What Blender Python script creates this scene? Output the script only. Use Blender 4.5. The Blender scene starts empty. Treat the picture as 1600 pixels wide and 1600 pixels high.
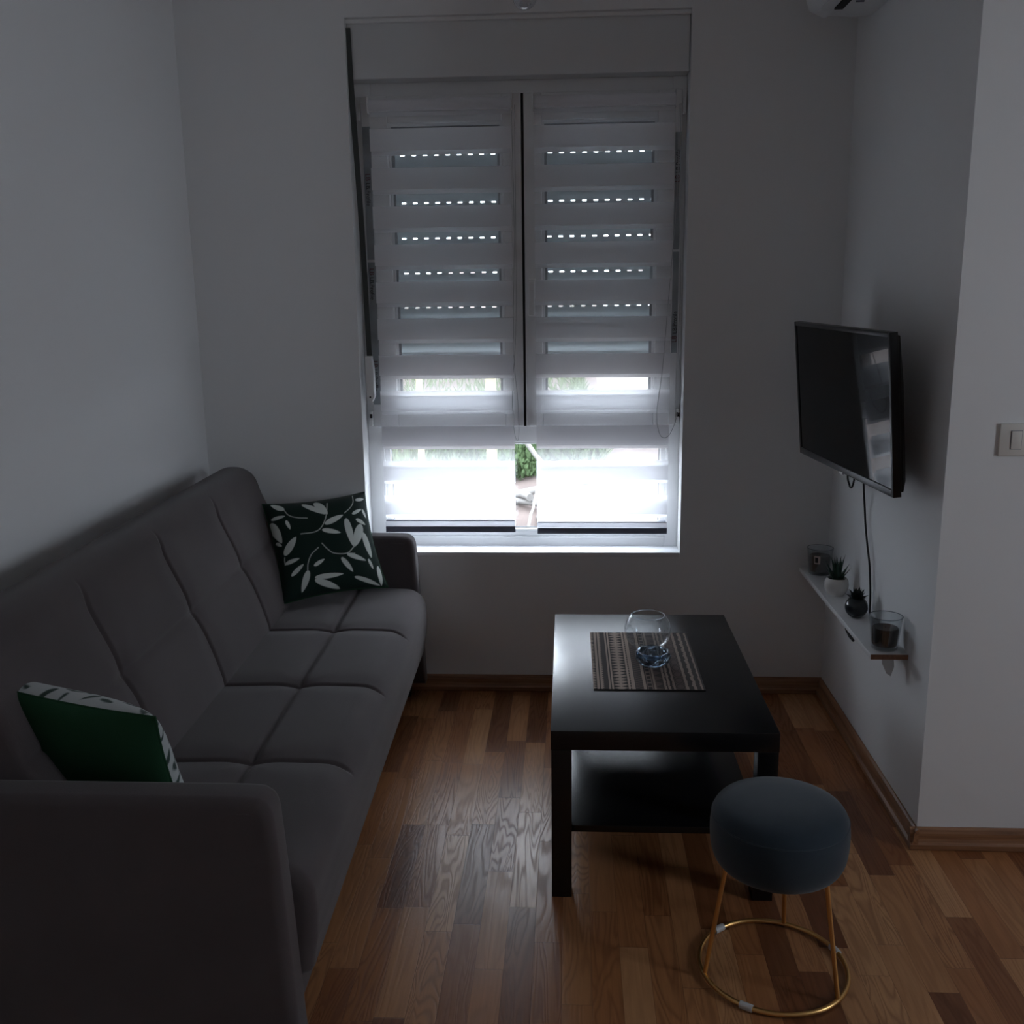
import bpy, bmesh, math, random
import numpy as np
from mathutils import Vector, Matrix
random.seed(7)
rng = np.random.default_rng(7)
S = bpy.context.scene
C = S.collection
PI = math.pi

# ------------------------------------------------------------------ camera
CAM = (1.3407, -3.6317, 1.5006)
YAW, PITCH, ROLL, F = 0.0597, 0.218, -0.0133, 1583.34
cam = bpy.data.cameras.new('camera')
cam.sensor_width = 36.0; cam.sensor_fit = 'HORIZONTAL'
cam.lens = F / 1600.0 * 36.0
cam.clip_start = 0.02; cam.clip_end = 400
co = bpy.data.objects.new('camera', cam); C.objects.link(co)
sy, cy, sp, cp = math.sin(YAW), math.cos(YAW), math.sin(PITCH), math.cos(PITCH)
fw = Vector((-sy * cp, cy * cp, -sp)); rt = Vector((cy, sy, 0)); up = rt.cross(fw)
cr, sr = math.cos(ROLL), math.sin(ROLL)
r2 = cr * rt + sr * up; u2 = -sr * rt + cr * up
co.matrix_world = Matrix(((r2.x, u2.x, -fw.x, CAM[0]), (r2.y, u2.y, -fw.y, CAM[1]), (r2.z, u2.z, -fw.z, CAM[2]), (0, 0, 0, 1)))
S.camera = co

# ------------------------------------------------------------------ world, light, exposure
W = bpy.data.worlds.new('sky'); S.world = W; W.use_nodes = True
nt = W.node_tree
bg = nt.nodes['Background']
bg.inputs[0].default_value = (0.82, 0.895, 1.0, 1)
bg.inputs[1].default_value = 13.5
S.view_settings.view_transform = 'Standard'; S.view_settings.look = 'None'
S.view_settings.gamma = 1; S.view_settings.use_curve_mapping = False
S.view_settings.exposure = 0.27
try:
    S.cycles.max_bounces = 14; S.cycles.diffuse_bounces = 8; S.cycles.glossy_bounces = 5
    S.cycles.transmission_bounces = 8; S.cycles.transparent_max_bounces = 16
    S.cycles.caustics_reflective = False; S.cycles.sample_clamp_indirect = 6
    S.cycles.use_denoising = True
except Exception:
    pass


def portal(name, loc, size, direction):
    l = bpy.data.lights.new(name, 'AREA'); l.shape = 'RECTANGLE'; l.size, l.size_y = size
    l.energy = 1
    try:
        l.cycles.is_portal = True
    except Exception:
        pass
    o = bpy.data.objects.new(name, l); C.objects.link(o); o.location = loc
    o.rotation_euler = Vector(direction).to_track_quat('-Z', 'Y').to_euler()
    return o


portal('window_daylight', (1.16, 0.36, 0.87), (1.2, 0.72), (0, -1, 0))
portal('added_window_portal', (4.85, -2.8, 1.52), (0.86, 1.25), (-1, 0, 0))  # portal for the unseen side window added as a light source

# ------------------------------------------------------------------ material helpers


def mat(name, col=(0.8, 0.8, 0.8), rough=0.5, metal=0.0, spec=0.5, noise=None, bump=None, sheen=0.0, coat=0.0, trans=0.0, ior=1.45):
    m = bpy.data.materials.new(name); m.use_nodes = True
    n = m.node_tree.nodes; l = m.node_tree.links
    b = n['Principled BSDF']
    b.inputs['Base Color'].default_value = (*col, 1)
    b.inputs['Roughness'].default_value = rough
    b.inputs['Metallic'].default_value = metal
    b.inputs['Specular IOR Level'].default_value = spec
    b.inputs['Sheen Weight'].default_value = sheen
    b.inputs['Coat Weight'].default_value = coat
    b.inputs['Transmission Weight'].default_value = trans
    b.inputs['IOR'].default_value = ior
    if noise or bump:
        tc = n.new('ShaderNodeTexCoord')
    if noise:
        sc, amt = noise
        t = n.new('ShaderNodeTexNoise'); t.inputs['Scale'].default_value = sc; t.inputs['Detail'].default_value = 5
        l.new(tc.outputs['Object'], t.inputs['Vector'])
        mx = n.new('ShaderNodeMix'); mx.data_type = 'RGBA'
        mx.inputs[6].default_value = (*[max(0, c * (1 - amt)) for c in col], 1)
        mx.inputs[7].default_value = (*[min(1, c * (1 + amt)) for c in col], 1)
        l.new(t.outputs['Fac'], mx.inputs[0]); l.new(mx.outputs[2], b.inputs['Base Color'])
    if bump:
        sc, st = bump
        t2 = n.new('ShaderNodeTexNoise'); t2.inputs['Scale'].default_value = sc; t2.inputs['Detail'].default_value = 3
        l.new(tc.outputs['Object'], t2.inputs['Vector'])
        bp = n.new('ShaderNodeBump'); bp.inputs['Strength'].default_value = st; bp.inputs['Distance'].default_value = 0.002
        l.new(t2.outputs['Fac'], bp.inputs['Height']); l.new(bp.outputs['Normal'], b.inputs['Normal'])
    return m


def thin_glass(name, tint=(0.95, 0.98, 0.97), refl=0.08):
    m = bpy.data.materials.new(name); m.use_nodes = True
    n = m.node_tree.nodes; l = m.node_tree.links
    n.remove(n['Principled BSDF'])
    t = n.new('ShaderNodeBsdfTransparent'); t.inputs[0].default_value = (*tint, 1)
    g = n.new('ShaderNodeBsdfGlossy'); g.inputs['Roughness'].default_value = 0.01
    fr = n.new('ShaderNodeLayerWeight'); fr.inputs[0].default_value = 0.25
    mm = n.new('ShaderNodeMath'); mm.operation = 'MULTIPLY_ADD'; mm.inputs[1].default_value = 0.9; mm.inputs[2].default_value = refl * 0.6
    l.new(fr.outputs['Facing'], mm.inputs[0])
    pw = n.new('ShaderNodeMath'); pw.operation = 'POWER'; pw.inputs[1].default_value = 2.0
    l.new(mm.outputs[0], pw.inputs[0])
    ad = n.new('ShaderNodeMath'); ad.operation = 'ADD'; ad.inputs[1].default_value = refl; ad.use_clamp = True
    l.new(pw.outputs[0], ad.inputs[0])
    mx = n.new('ShaderNodeMixShader'); l.new(ad.outputs[0], mx.inputs[0])
    l.new(t.outputs[0], mx.inputs[1]); l.new(g.outputs[0], mx.inputs[2])
    l.new(mx.outputs[0], n['Material Output'].inputs[0])
    return m


def fabric_tl(name, col, transl, transp, weave=True):
    m = bpy.data.materials.new(name); m.use_nodes = True
    n = m.node_tree.nodes; l = m.node_tree.links
    n.remove(n['Principled BSDF'])
    d = n.new('ShaderNodeBsdfDiffuse'); d.inputs[0].default_value = (*col, 1)
    t = n.new('ShaderNodeBsdfTranslucent'); t.inputs[0].default_value = (*col, 1)
    a = n.new('ShaderNodeMixShader'); a.inputs[0].default_value = transl
    l.new(d.outputs[0], a.inputs[1]); l.new(t.outputs[0], a.inputs[2])
    tr = n.new('ShaderNodeBsdfTransparent')
    b = n.new('ShaderNodeMixShader'); b.inputs[0].default_value = transp
    l.new(a.outputs[0], b.inputs[1]); l.new(tr.outputs[0], b.inputs[2])
    l.new(b.outputs[0], n['Material Output'].inputs[0])
    return m


class G:
    """tiny node graph helper"""
    def __init__(s, m):
        s.n = m.node_tree.nodes; s.l = m.node_tree.links

    def math(s, op, a, b=None, c=None):
        nd = s.n.new('ShaderNodeMath'); nd.operation = op
        for i, v in enumerate((a, b, c)):
            if v is None: continue
            if isinstance(v, (int, float)): nd.inputs[i].default_value = v
            else: s.l.new(v, nd.inputs[i])
        return nd.outputs[0]

    def comb(s, x, y, z=0.0):
        nd = s.n.new('ShaderNodeCombineXYZ')
        for i, v in enumerate((x, y, z)):
            if isinstance(v, (int, float)): nd.inputs[i].default_value = v
            else: s.l.new(v, nd.inputs[i])
        return nd.outputs[0]

    def white(s, v):
        nd = s.n.new('ShaderNodeTexWhiteNoise'); nd.noise_dimensions = '3D'; s.l.new(v, nd.inputs['Vector']); return nd.outputs['Value']

    def noise(s, v, sc, det=3.0, dist=0.0):
        nd = s.n.new('ShaderNodeTexNoise'); nd.inputs['Scale'].default_value = sc; nd.inputs['Detail'].default_value = det
        nd.inputs['Distortion'].default_value = dist; s.l.new(v, nd.inputs['Vector']); return nd.outputs['Fac']

    def ramp(s, f, stops):
        nd = s.n.new('ShaderNodeValToRGB'); e = nd.color_ramp.elements
        while len(e) < len(stops): e.new(0.5)
        for el, (p, c) in zip(e, stops): el.position = p; el.color = (*c, 1)
        s.l.new(f, nd.inputs[0]); return nd.outputs[0]

    def mix(s, f, a, b, mode='MIX'):
        nd = s.n.new('ShaderNodeMix'); nd.data_type = 'RGBA'; nd.blend_type = mode
        if isinstance(f, (int, float)): nd.inputs[0].default_value = f
        else: s.l.new(f, nd.inputs[0])
        for i, v in ((6, a), (7, b)):
            if isinstance(v, tuple): nd.inputs[i].default_value = (*v, 1)
            else: s.l.new(v, nd.inputs[i])
        return nd.outputs[2]


def wood_floor():
    m = bpy.data.materials.new('oak_parquet'); m.use_nodes = True
    g = G(m); n = g.n; l = g.l
    tc = n.new('ShaderNodeTexCoord'); sx = n.new('ShaderNodeSeparateXYZ'); l.new(tc.outputs['Object'], sx.inputs[0])
    x, y = sx.outputs[0], sx.outputs[1]
    w = 0.066
    si = g.math('FLOOR', g.math('DIVIDE', x, w))
    r1 = g.white(g.comb(si, 3.7))
    r1b = g.white(g.comb(si, 11.3))
    ln = g.math('MULTIPLY_ADD', r1b, 0.16, 0.34)
    yy = g.math('DIVIDE', g.math('ADD', y, g.math('MULTIPLY', r1, 3.1)), ln)
    yi = g.math('FLOOR', yy)
    r2 = g.white(g.comb(si, yi, 1.0)); r3 = g.white(g.comb(si, yi, 5.0)); r4 = g.white(g.comb(si, yi, 9.0))
    # seams
    fx = g.math('FRACT', g.math('DIVIDE', x, w)); fy = g.math('FRACT', yy)
    ex = g.math('MINIMUM', fx, g.math('SUBTRACT', 1.0, fx)); ey = g.math('MINIMUM', fy, g.math('SUBTRACT', 1.0, fy))
    seam = g.math('MINIMUM', g.math('MULTIPLY', ex, w / 0.0009), g.math('MULTIPLY', ey, 0.4 / 0.0012))
    seam = g.math('MINIMUM', seam, 1.0)
    # grain coordinates per piece
    off = g.math('MULTIPLY', r3, 37.0)
    v = g.comb(g.math('ADD', g.math('MULTIPLY', x, 9.0), off), g.math('ADD', g.math('MULTIPLY', y, 0.9), off), off)
    big = g.noise(v, 1.6, 2.0, 0.6)
    rings = g.math('SINE', g.math('MULTIPLY', big, g.math('MULTIPLY_ADD', r4, 95.0, 45.0)))
    rings = g.math('POWER', g.math('MULTIPLY_ADD', rings, 0.5, 0.5), 2.2)
    v2 = g.comb(g.math('MULTIPLY', x, 60.0), g.math('MULTIPLY', y, 2.6), off)
    fine = g.noise(v2, 3.0, 6.0, 0.3)
    base = g.ramp(r2, [(0.0, (0.21, 0.078, 0.03)), (0.22, (0.34, 0.135, 0.05)), (0.5, (0.47, 0.205, 0.08)), (0.78, (0.54, 0.265, 0.115)), (1.0, (0.66, 0.36, 0.17))])
    dark = g.mix(1.0, base, (0.38, 0.29, 0.26), 'MULTIPLY')
    col = g.mix(g.math('MULTIPLY', rings, g.math('MULTIPLY_ADD', r4, 0.55, 0.12)), base, dark)
    col = g.mix(g.math('MULTIPLY', g.math('SUBTRACT', 1.0, fine), 0.62), col, dark)
    col = g.mix(seam, g.mix(1.0, col, (0.45, 0.4, 0.38), 'MULTIPLY'), col)
    b = n['Principled BSDF']; l.new(col, b.inputs['Base Color'])
    l.new(g.math('MULTIPLY_ADD', rings, 0.14, 0.29), b.inputs['Roughness'])
    b.inputs['Specular IOR Level'].default_value = 0.42
    h = g.math('ADD', g.math('MULTIPLY', seam, 0.6), g.math('ADD', g.math('MULTIPLY', rings, -0.5), g.math('MULTIPLY', fine, 0.5)))
    bp = n.new('ShaderNodeBump'); bp.inputs['Strength'].default_value = 0.28; bp.inputs['Distance'].default_value = 0.0012
    l.new(h, bp.inputs['Height']); l.new(bp.outputs[0], b.inputs['Normal'])
    return m


def wood_trim(name, along='x'):
    m = bpy.data.materials.new(name); m.use_nodes = True
    g = G(m); n = g.n; l = g.l
    tc = n.new('ShaderNodeTexCoord'); sx = n.new('ShaderNodeSeparateXYZ'); l.new(tc.outputs['Object'], sx.inputs[0])
    a, b_ = (sx.outputs[0], sx.outputs[1]) if along == 'x' else (sx.outputs[1], sx.outputs[0])
    v = g.comb(g.math('MULTIPLY', a, 2.0), g.math('MULTIPLY', b_, 60.0), g.math('MULTIPLY', sx.outputs[2], 60.0))
    f = g.noise(v, 2.0, 5.0, 0.5)
    col = g.ramp(f, [(0.25, (0.17, 0.075, 0.035)), (0.75, (0.38, 0.19, 0.095))])
    b = n['Principled BSDF']; l.new(col, b.inputs['Base Color']); b.inputs['Roughness'].default_value = 0.4
    return m


def attr_mat(name, attr, stops, rough=0.85, bump=400, sheen=0.1):
    m = bpy.data.materials.new(name); m.use_nodes = True
    g = G(m); n = g.n; l = g.l
    a = n.new('ShaderNodeAttribute'); a.attribute_name = attr
    col = g.ramp(a.outputs['Fac'], stops)
    b = n['Principled BSDF']; l.new(col, b.inputs['Base Color']); b.inputs['Roughness'].default_value = rough
    b.inputs['Sheen Weight'].default_value = sheen; b.inputs['Specular IOR Level'].default_value = 0.2
    tc = n.new('ShaderNodeTexCoord'); t2 = g.noise(tc.outputs['Object'], bump, 2)
    bp = n.new('ShaderNodeBump'); bp.inputs['Strength'].default_value = 0.3; bp.inputs['Distance'].default_value = 0.001
    l.new(t2, bp.inputs['Height']); l.new(bp.outputs[0], b.inputs['Normal'])
    return m


M = dict(
    wall=mat('white_wall_paint', (0.76, 0.765, 0.77), 0.75, spec=0.25, bump=(90, 0.12)),
    ceil=mat('white_ceiling_paint', (0.8, 0.8, 0.8), 0.9, spec=0.2),
    pvc=mat('white_pvc', (0.78, 0.785, 0.79), 0.32, bump=(6, 0.05)),
    pvc2=mat('shutter_box_plastic', (0.66, 0.675, 0.685), 0.55),
    sill=mat('window_sill_plaster', (0.82, 0.83, 0.85), 0.5, bump=(60, 0.5)),
    gasket=mat('grey_rubber_gasket', (0.09, 0.1, 0.11), 0.6),
    blackgap=mat('black_rubber', (0.008, 0.008, 0.009), 0.7),
    strap=mat('grey_webbing', (0.07, 0.078, 0.075), 0.8, bump=(700, 0.5)),
    film=mat('protective_film', (0.33, 0.36, 0.38), 0.28, noise=(14, 0.4)),
    ink=mat('black_ink', (0.01, 0.01, 0.012), 0.5),
    inkred=mat('dark_red_ink', (0.13, 0.012, 0.02), 0.5),
    slat=fabric_tl('pale_grey_shutter_slats', (0.6, 0.67, 0.69), 0.052, 0.0),
    opaque=fabric_tl('blind_opaque_stripe', (0.88, 0.88, 0.9), 0.5, 0.0),
    sheer=fabric_tl('blind_sheer_stripe', (0.92, 0.92, 0.94), 0.6, 0.8),
    rail=mat('dark_grey_rail', (0.13, 0.14, 0.185), 0.5),
    chain=mat('pale_cord', (0.45, 0.46, 0.47), 0.5),
    winglass=thin_glass('window_pane_glass', (0.98, 0.99, 0.99), 0.04),
    glass=thin_glass('clear_glass', (0.93, 0.95, 0.96), 0.07),
    bluegl=mat('blue_cut_glass', (0.42, 0.56, 0.7), 0.0, trans=1.0, ior=1.5, spec=0.8),
    floor=wood_floor(), trimx=wood_trim('wood_skirting', 'x'), trimy=wood_trim('wood_skirting_side', 'y'),
    sofa=mat('grey_velour', (0.08, 0.067, 0.069), 0.88, spec=0.12, noise=(5, 0.22), bump=(500, 0.25), sheen=0.22),
    feet=mat('black_plastic', (0.01, 0.01, 0.01), 0.5),
    table=mat('black_brown_foil', (0.006, 0.006, 0.007), 0.27, spec=0.6, bump=(900, 0.04)),
    stool=mat('slate_blue_velvet', (0.028, 0.042, 0.056), 0.85, spec=0.12, noise=(9, 0.3), bump=(600, 0.2), sheen=0.25),
    gold=mat('brushed_gold_metal', (0.8, 0.48, 0.18), 0.32, metal=1.0),
    silicone=mat('milky_silicone', (0.6, 0.6, 0.6), 0.45),
    tvframe=mat('black_gloss_bezel', (0.012, 0.012, 0.014), 0.32, spec=0.35),
    tvback=mat('black_matt_plastic', (0.008, 0.008, 0.008), 0.6),
    screen=mat('dark_screen_glass', (0.004, 0.006, 0.007), 0.035, spec=0.16),
    logo=mat('silver_mark', (0.5, 0.5, 0.5), 0.3, metal=1),
    cable=mat('black_cable', (0.01, 0.01, 0.012), 0.5),
    shelf=mat('white_melamine', (0.7, 0.71, 0.72), 0.4),
    rawedge=mat('raw_chipboard_edge', (0.24, 0.13, 0.085), 0.8, noise=(150, 0.5)),
    steel=mat('galvanised_steel', (0.55, 0.57, 0.58), 0.38, metal=0.8),
    ceramic=mat('white_ceramic', (0.66, 0.64, 0.61), 0.25, noise=(20, 0.06)),
    darkpot=mat('dark_glazed_ceramic', (0.03, 0.036, 0.04), 0.12, noise=(60, 0.4)),
    soil=mat('dark_potting_soil', (0.02, 0.016, 0.012), 0.95, bump=(80, 1)),
    aloe=mat('dark_green_succulent', (0.022, 0.062, 0.04), 0.5, noise=(30, 0.4)),
    succ=mat('blackish_succulent', (0.012, 0.02, 0.02), 0.5),
    waxgrey=mat('grey_candle_wax', (0.1, 0.09, 0.085), 0.5, noise=(12, 0.2)),
    waxdark=mat('charcoal_candle_wax', (0.045, 0.038, 0.034), 0.45),
    paper=mat('pale_paper_label', (0.55, 0.45, 0.42), 0.7),
    switch=mat('ivory_plastic', (0.66, 0.64, 0.6), 0.35),
    ac=mat('white_ac_plastic', (0.72, 0.73, 0.74), 0.4),
    bulb=thin_glass('bulb_glass', (0.85, 0.87, 0.9), 0.12),
    green=mat('dark_green_cotton', (0.02, 0.07, 0.034), 0.9, spec=0.15, bump=(400, 0.3)),
    earth=mat('reddish_soil', (0.068, 0.05, 0.044), 0.95, noise=(5, 0.35), bump=(14, 1.0)),
    bark=mat('bleached_branch_wood', (0.12, 0.113, 0.107), 0.8, noise=(25, 0.35)),
    palewood=mat('pale_board', (0.105, 0.1, 0.092), 0.7),
    post=mat('cream_post', (0.22, 0.19, 0.11), 0.7),
    grass=mat('grass_blades', (0.085, 0.11, 0.055), 0.8, noise=(2, 0.5)),
    leafg=mat('shrub_leaves', (0.055, 0.085, 0.04), 0.8, spec=0.05, noise=(5, 0.6)),
    render=mat('white_render', (0.3, 0.3, 0.29), 0.8),
    facade=mat('exterior_plaster', (0.5, 0.5, 0.5), 0.9),
)

# ------------------------------------------------------------------ object helpers


def tag(o, label=None, cat=None, group=None, kind=None):
    if label: o['label'] = label
    if cat: o['category'] = cat
    if group: o['group'] = group
    if kind: o['kind'] = kind
    return o


def thing(name, loc, label, cat, rz=0.0, group=None, kind=None):
    o = bpy.data.objects.new(name, None); C.objects.link(o); o.location = loc; o.rotation_euler = (0, 0, rz)
    o.empty_display_size = 0.05
    return tag(o, label, cat, group, kind)


class MB:
    def __init__(s): s.v = []; s.f = []; s.mi = []

    def add(s, vs, fs, mi=0):
        b = len(s.v); s.v += [tuple(v) for v in vs]; s.f += [tuple(b + i for i in f) for f in fs]; s.mi += [mi] * len(fs); return s

    def box(s, a, b, mi=0):
        x0, y0, z0 = a; x1, y1, z1 = b
        vs = [(x0, y0, z0), (x1, y0, z0), (x1, y1, z0), (x0, y1, z0), (x0, y0, z1), (x1, y0, z1), (x1, y1, z1), (x0, y1, z1)]
        return s.add(vs, [(0, 3, 2, 1), (4, 5, 6, 7), (0, 1, 5, 4), (1, 2, 6, 5), (2, 3, 7, 6), (3, 0, 4, 7)], mi)

    def tube(s, pts, r, seg=10, closed=False, caps=True, mi=0):
        pts = [Vector(p) for p in pts]; n = len(pts)
        rs = r if isinstance(r, (list, tuple)) else [r] * n
        vs = []; pn = None
        for i, p in enumerate(pts):
            if closed: t = (pts[(i + 1) % n] - pts[i - 1]).normalized()
            else: t = (pts[min(i + 1, n - 1)] - pts[max(i - 1, 0)]).normalized()
            if pn is None:
                a = Vector((0, 0, 1)) if abs(t.z) < 0.9 else Vector((1, 0, 0)); u = t.cross(a).normalized()
            else:
                u = (pn - t * pn.dot(t)).normalized()
            pn = u; w = t.cross(u)
            for k in range(seg):
                an = 2 * PI * k / seg; vs.append(p + rs[i] * (math.cos(an) * u + math.sin(an) * w))
        fs = []
        m = n if closed else n - 1
        for i in range(m):
            j = (i + 1) % n
            for k in range(seg):
                fs.append((i * seg + k, i * seg + (k + 1) % seg, j * seg + (k + 1) % seg, j * seg + k))
        if not closed and caps:
            fs.append(tuple(reversed(range(seg)))); fs.append(tuple((n - 1) * seg + k for k in range(seg)))
        return s.add(vs, fs, mi)

    def lathe(s, prof, c=(0, 0, 0), seg=40, mi=0, cap0=True, cap1=True):
        vs = []; n = len(prof)
        for r, z in prof:
            for k in range(seg):
                a = 2 * PI * k / seg; vs.append((c[0] + r * math.cos(a), c[1] + r * math.sin(a), c[2] + z))
        fs = []
        for i in range(n - 1):
            for k in range(seg):
                fs.append((i * seg + k, i * seg + (k + 1) % seg, (i + 1) * seg + (k + 1) % seg, (i + 1) * seg + k))
        if cap0: fs.append(tuple(reversed(range(seg))))
        if cap1: fs.append(tuple((n - 1) * seg + k for k in range(seg)))
        return s.add(vs, fs, mi)

    def build(s, name, mats, parent=None, smooth=False, bevel=0.0, loc=None, fixn=True, angle=None):
        me = bpy.data.meshes.new(name); me.from_pydata(s.v, [], s.f)
        mats = mats if isinstance(mats, (list, tuple)) else [mats]
        for m in mats: me.materials.append(m)
        me.polygons.foreach_set('material_index', s.mi)
        if fixn or bevel:
            bm = bmesh.new(); bm.from_mesh(me)
            if fixn: bmesh.ops.recalc_face_normals(bm, faces=bm.faces)
            if bevel:
                ed = [e for e in bm.edges if e.is_manifold and e.calc_face_angle(0) > 0.6]
                bmesh.ops.bevel(bm, geom=ed, offset=bevel, segments=3, profile=0.5, affect='EDGES', clamp_overlap=True)
            bm.to_mesh(me); bm.free()
        if smooth or bevel:
            me.polygons.foreach_set('use_smooth', [True] * len(me.polygons))
            if angle is None: angle = 0.7 if (bevel or smooth is True) else None
            if angle:
                try: me.set_sharp_from_angle(angle=angle)
                except Exception: pass
        me.update()
        o = bpy.data.objects.new(name, me); C.objects.link(o)
        if parent: o.parent = parent
        if loc: o.location = loc
        return o


def bx(name, a, b, m, parent=None, bevel=0.0, loc=None):
    return MB().box(a, b).build(name, m, parent, bevel=bevel, loc=loc)


def catmull(P, n=8):
    P = [Vector(p) for p in P]; Q = [P[0] * 2 - P[1]] + P + [P[-1] * 2 - P[-2]]; out = []
    for i in range(1, len(Q) - 2):
        for k in range(n):
            t = k / n; a, b, c, d = Q[i - 1:i + 3]
            out.append(0.5 * ((2 * b) + (c - a) * t + (2 * a - 5 * b + 4 * c - d) * t * t + (3 * b - a - 3 * c + d) * t ** 3))
    out.append(P[-1]); return out


def struct(name, mb, m, label, cat, bevel=0.0, parent=None):
    o = mb.build(name, m, parent, bevel=bevel)
    return tag(o, label, cat, kind='structure')


# ------------------------------------------------------------------ the room
XR, YC, ZC = 2.276, -1.077, 2.74      # right wall of the alcove, its outer corner, ceiling height
XE, YB = 4.6, -5.6
WL, WR_, WB, WT = 0.582, 1.739, 0.53, 2.39
struct('floor', MB().box((-0.1, YB - 0.1, -0.08), (XE + 0.1, 0.0, 0)), M['floor'], 'reddish brown oak strip parquet floor', 'floor')
struct('ceiling', MB().box((-0.1, YB - 0.2, ZC), (XE + 0.1, 0.3, ZC + 0.1)), M['ceil'], 'plain white ceiling above the room', 'ceiling')
struct('wall_left', MB().box((-0.12, YB - 0.2, -0.08), (0, 0.3, ZC)), M['wall'], 'white side wall behind the sofa', 'wall')
wb = MB().box((0, 0, -0.3), (WL, 0.3, ZC)).box((WR_, 0, -0.3), (XR + 0.2, 0.3, ZC)).box((WL, 0, -0.3), (WR_, 0.3, WB)).box((WL, 0, WT), (WR_, 0.3, ZC))
struct('wall_back', wb, M['wall'], 'white end wall with the window in it', 'wall')
struct('wall_right', MB().box((XR, YC, -0.08), (XE + 0.1, -0.0, ZC)), M['wall'], 'white wall block carrying the television, shelf and light switch', 'wall')
SW_ = (-3.18, -2.42, 0.95, 2.1)      # unseen side window, added to light the near walls: y0, y1, z0, z1
ws_ = MB().box((XE, YB - 0.2, -0.08), (XE + 0.2, SW_[0], ZC)).box((XE, SW_[1], -0.08), (XE + 0.2, YC, ZC)).box((XE, SW_[0], -0.08), (XE + 0.2, SW_[1], SW_[2])).box((XE, SW_[0], SW_[3]), (XE + 0.2, SW_[1], ZC))
struct('wall_side', ws_, M['wall'], 'white side wall with an added window, to the right behind the viewer', 'wall')
struct('wall_rear', MB().box((0, YB - 0.2, -0.08), (XE, YB, ZC)), M['wall'], 'white wall behind the viewer', 'wall')
w2 = thing('added_window', (XE + 0.1, -2.8, SW_[2]), 'unseen white framed window added in the side wall behind the viewer', 'window', kind='structure')  # added out of view so daylight reaches the near walls
fr = MB()
a0, a1 = SW_[0] + 2.8, SW_[1] + 2.8; h = SW_[3] - SW_[2]
fr.box((-0.03, a0, 0), (0.03, a0 + 0.06, h)).box((-0.03, a1 - 0.06, 0), (0.03, a1, h)).box((-0.03, a0 + 0.06, 0), (0.03, a1 - 0.06, 0.06)).box((-0.03, a0 + 0.06, h - 0.06), (0.03, a1 - 0.06, h)).box((-0.03, -0.03, 0.06), (0.03, 0.03, h - 0.06))
fr.build('window_frame', M['pvc'], w2)
MB().box((-0.004, a0 + 0.06, 0.06), (0.0, -0.03, h - 0.06)).box((-0.004, 0.03, 0.06), (0.0, a1 - 0.06, h - 0.06)).build('window_pane', M['winglass'], w2)


def skirting(name, p0, p1, nrm, m, label):
    # profiled laminate skirting: cross-section extruded from p0 to p1, nrm points into the room
    prof = [(0, 0), (0.019, 0), (0.021, 0.004), (0.021, 0.016), (0.015, 0.022), (0.0125, 0.03), (0.0125, 0.046), (0.009, 0.055), (0.004, 0.06), (0, 0.06)]
    p0, p1, nrm = Vector(p0), Vector(p1), Vector(nrm); d = (p1 - p0).normalized()
    mb = MB(); vs = []
    for base, ext in ((p0, -1), (p1, 1)):
        for a, z in prof:
            vs.append(base + nrm * a + Vector((0, 0, z + 0.0005)))
    n = len(prof)
    fs = [(i, (i + 1) % n, n + (i + 1) % n, n + i) for i in range(n)] + [tuple(range(n)), tuple(reversed(range(n, 2 * n)))]
    mb.add(vs, fs)
    return tag(mb.build(name, m), label, 'skirting board', kind='structure')


skirting('baseboard_back', (0, -0.0005, 0), (XR, -0.0005, 0), (0, -1, 0), M['trimx'], 'brown wood skirting board under the window')
skirting('baseboard_right', (XR - 0.0005, -0.02, 0), (XR - 0.0005, YC - 0.02, 0), (-1, 0, 0), M['trimy'], 'brown wood skirting board below the television wall')
skirting('baseboard_corner', (XR - 0.021, YC - 0.0005, 0), (XE, YC - 0.0005, 0), (0, -1, 0), M['trimx'], 'brown wood skirting board right of the outer corner')
skirting('baseboard_left', (0.0005, -0.02, 0), (0.0005, YB, 0), (1, 0, 0), M['trimy'], 'brown wood skirting board behind the sofa')

# ------------------------------------------------------------------ the window
FY = 0.10
win = thing('window_1', (0, 0, 0), 'white double casement window with a fixed lower light and shutter box', 'window', kind='structure')
# outer frame
f = MB()
f.box((WL, FY, 0.54), (0.642, FY + 0.07, 2.2)).box((1.69, FY, 0.54), (WR_, FY + 0.07, 2.2))
f.box((0.642, FY, 0.54), (1.69, FY + 0.07, 0.575)).box((0.642, FY, 2.15), (1.69, FY + 0.07, 2.2))
f.box((0.642, FY + 0.005, 0.938), (1.69, FY + 0.07, 1.005))
f.box((0.642, FY + 0.012, 0.575), (1.69, FY + 0.06, 0.598))
f.build('window_frame', M['pvc'], win, bevel=0.003)
bx('window_sill', (WL + 0.001, -0.002, WB - 0.004), (WR_ - 0.001, FY + 0.02, WB + 0.012), M['sill'], win, bevel=0.003)
bx('lower_sill_board', (WL + 0.002, FY + 0.0, 0.528), (WR_ - 0.002, FY + 0.06, 0.5415), M['sill'], win)
bx('lower_pane', (0.642, FY + 0.035, 0.598), (1.69, FY + 0.04, 0.938), M['winglass'], win)
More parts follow.
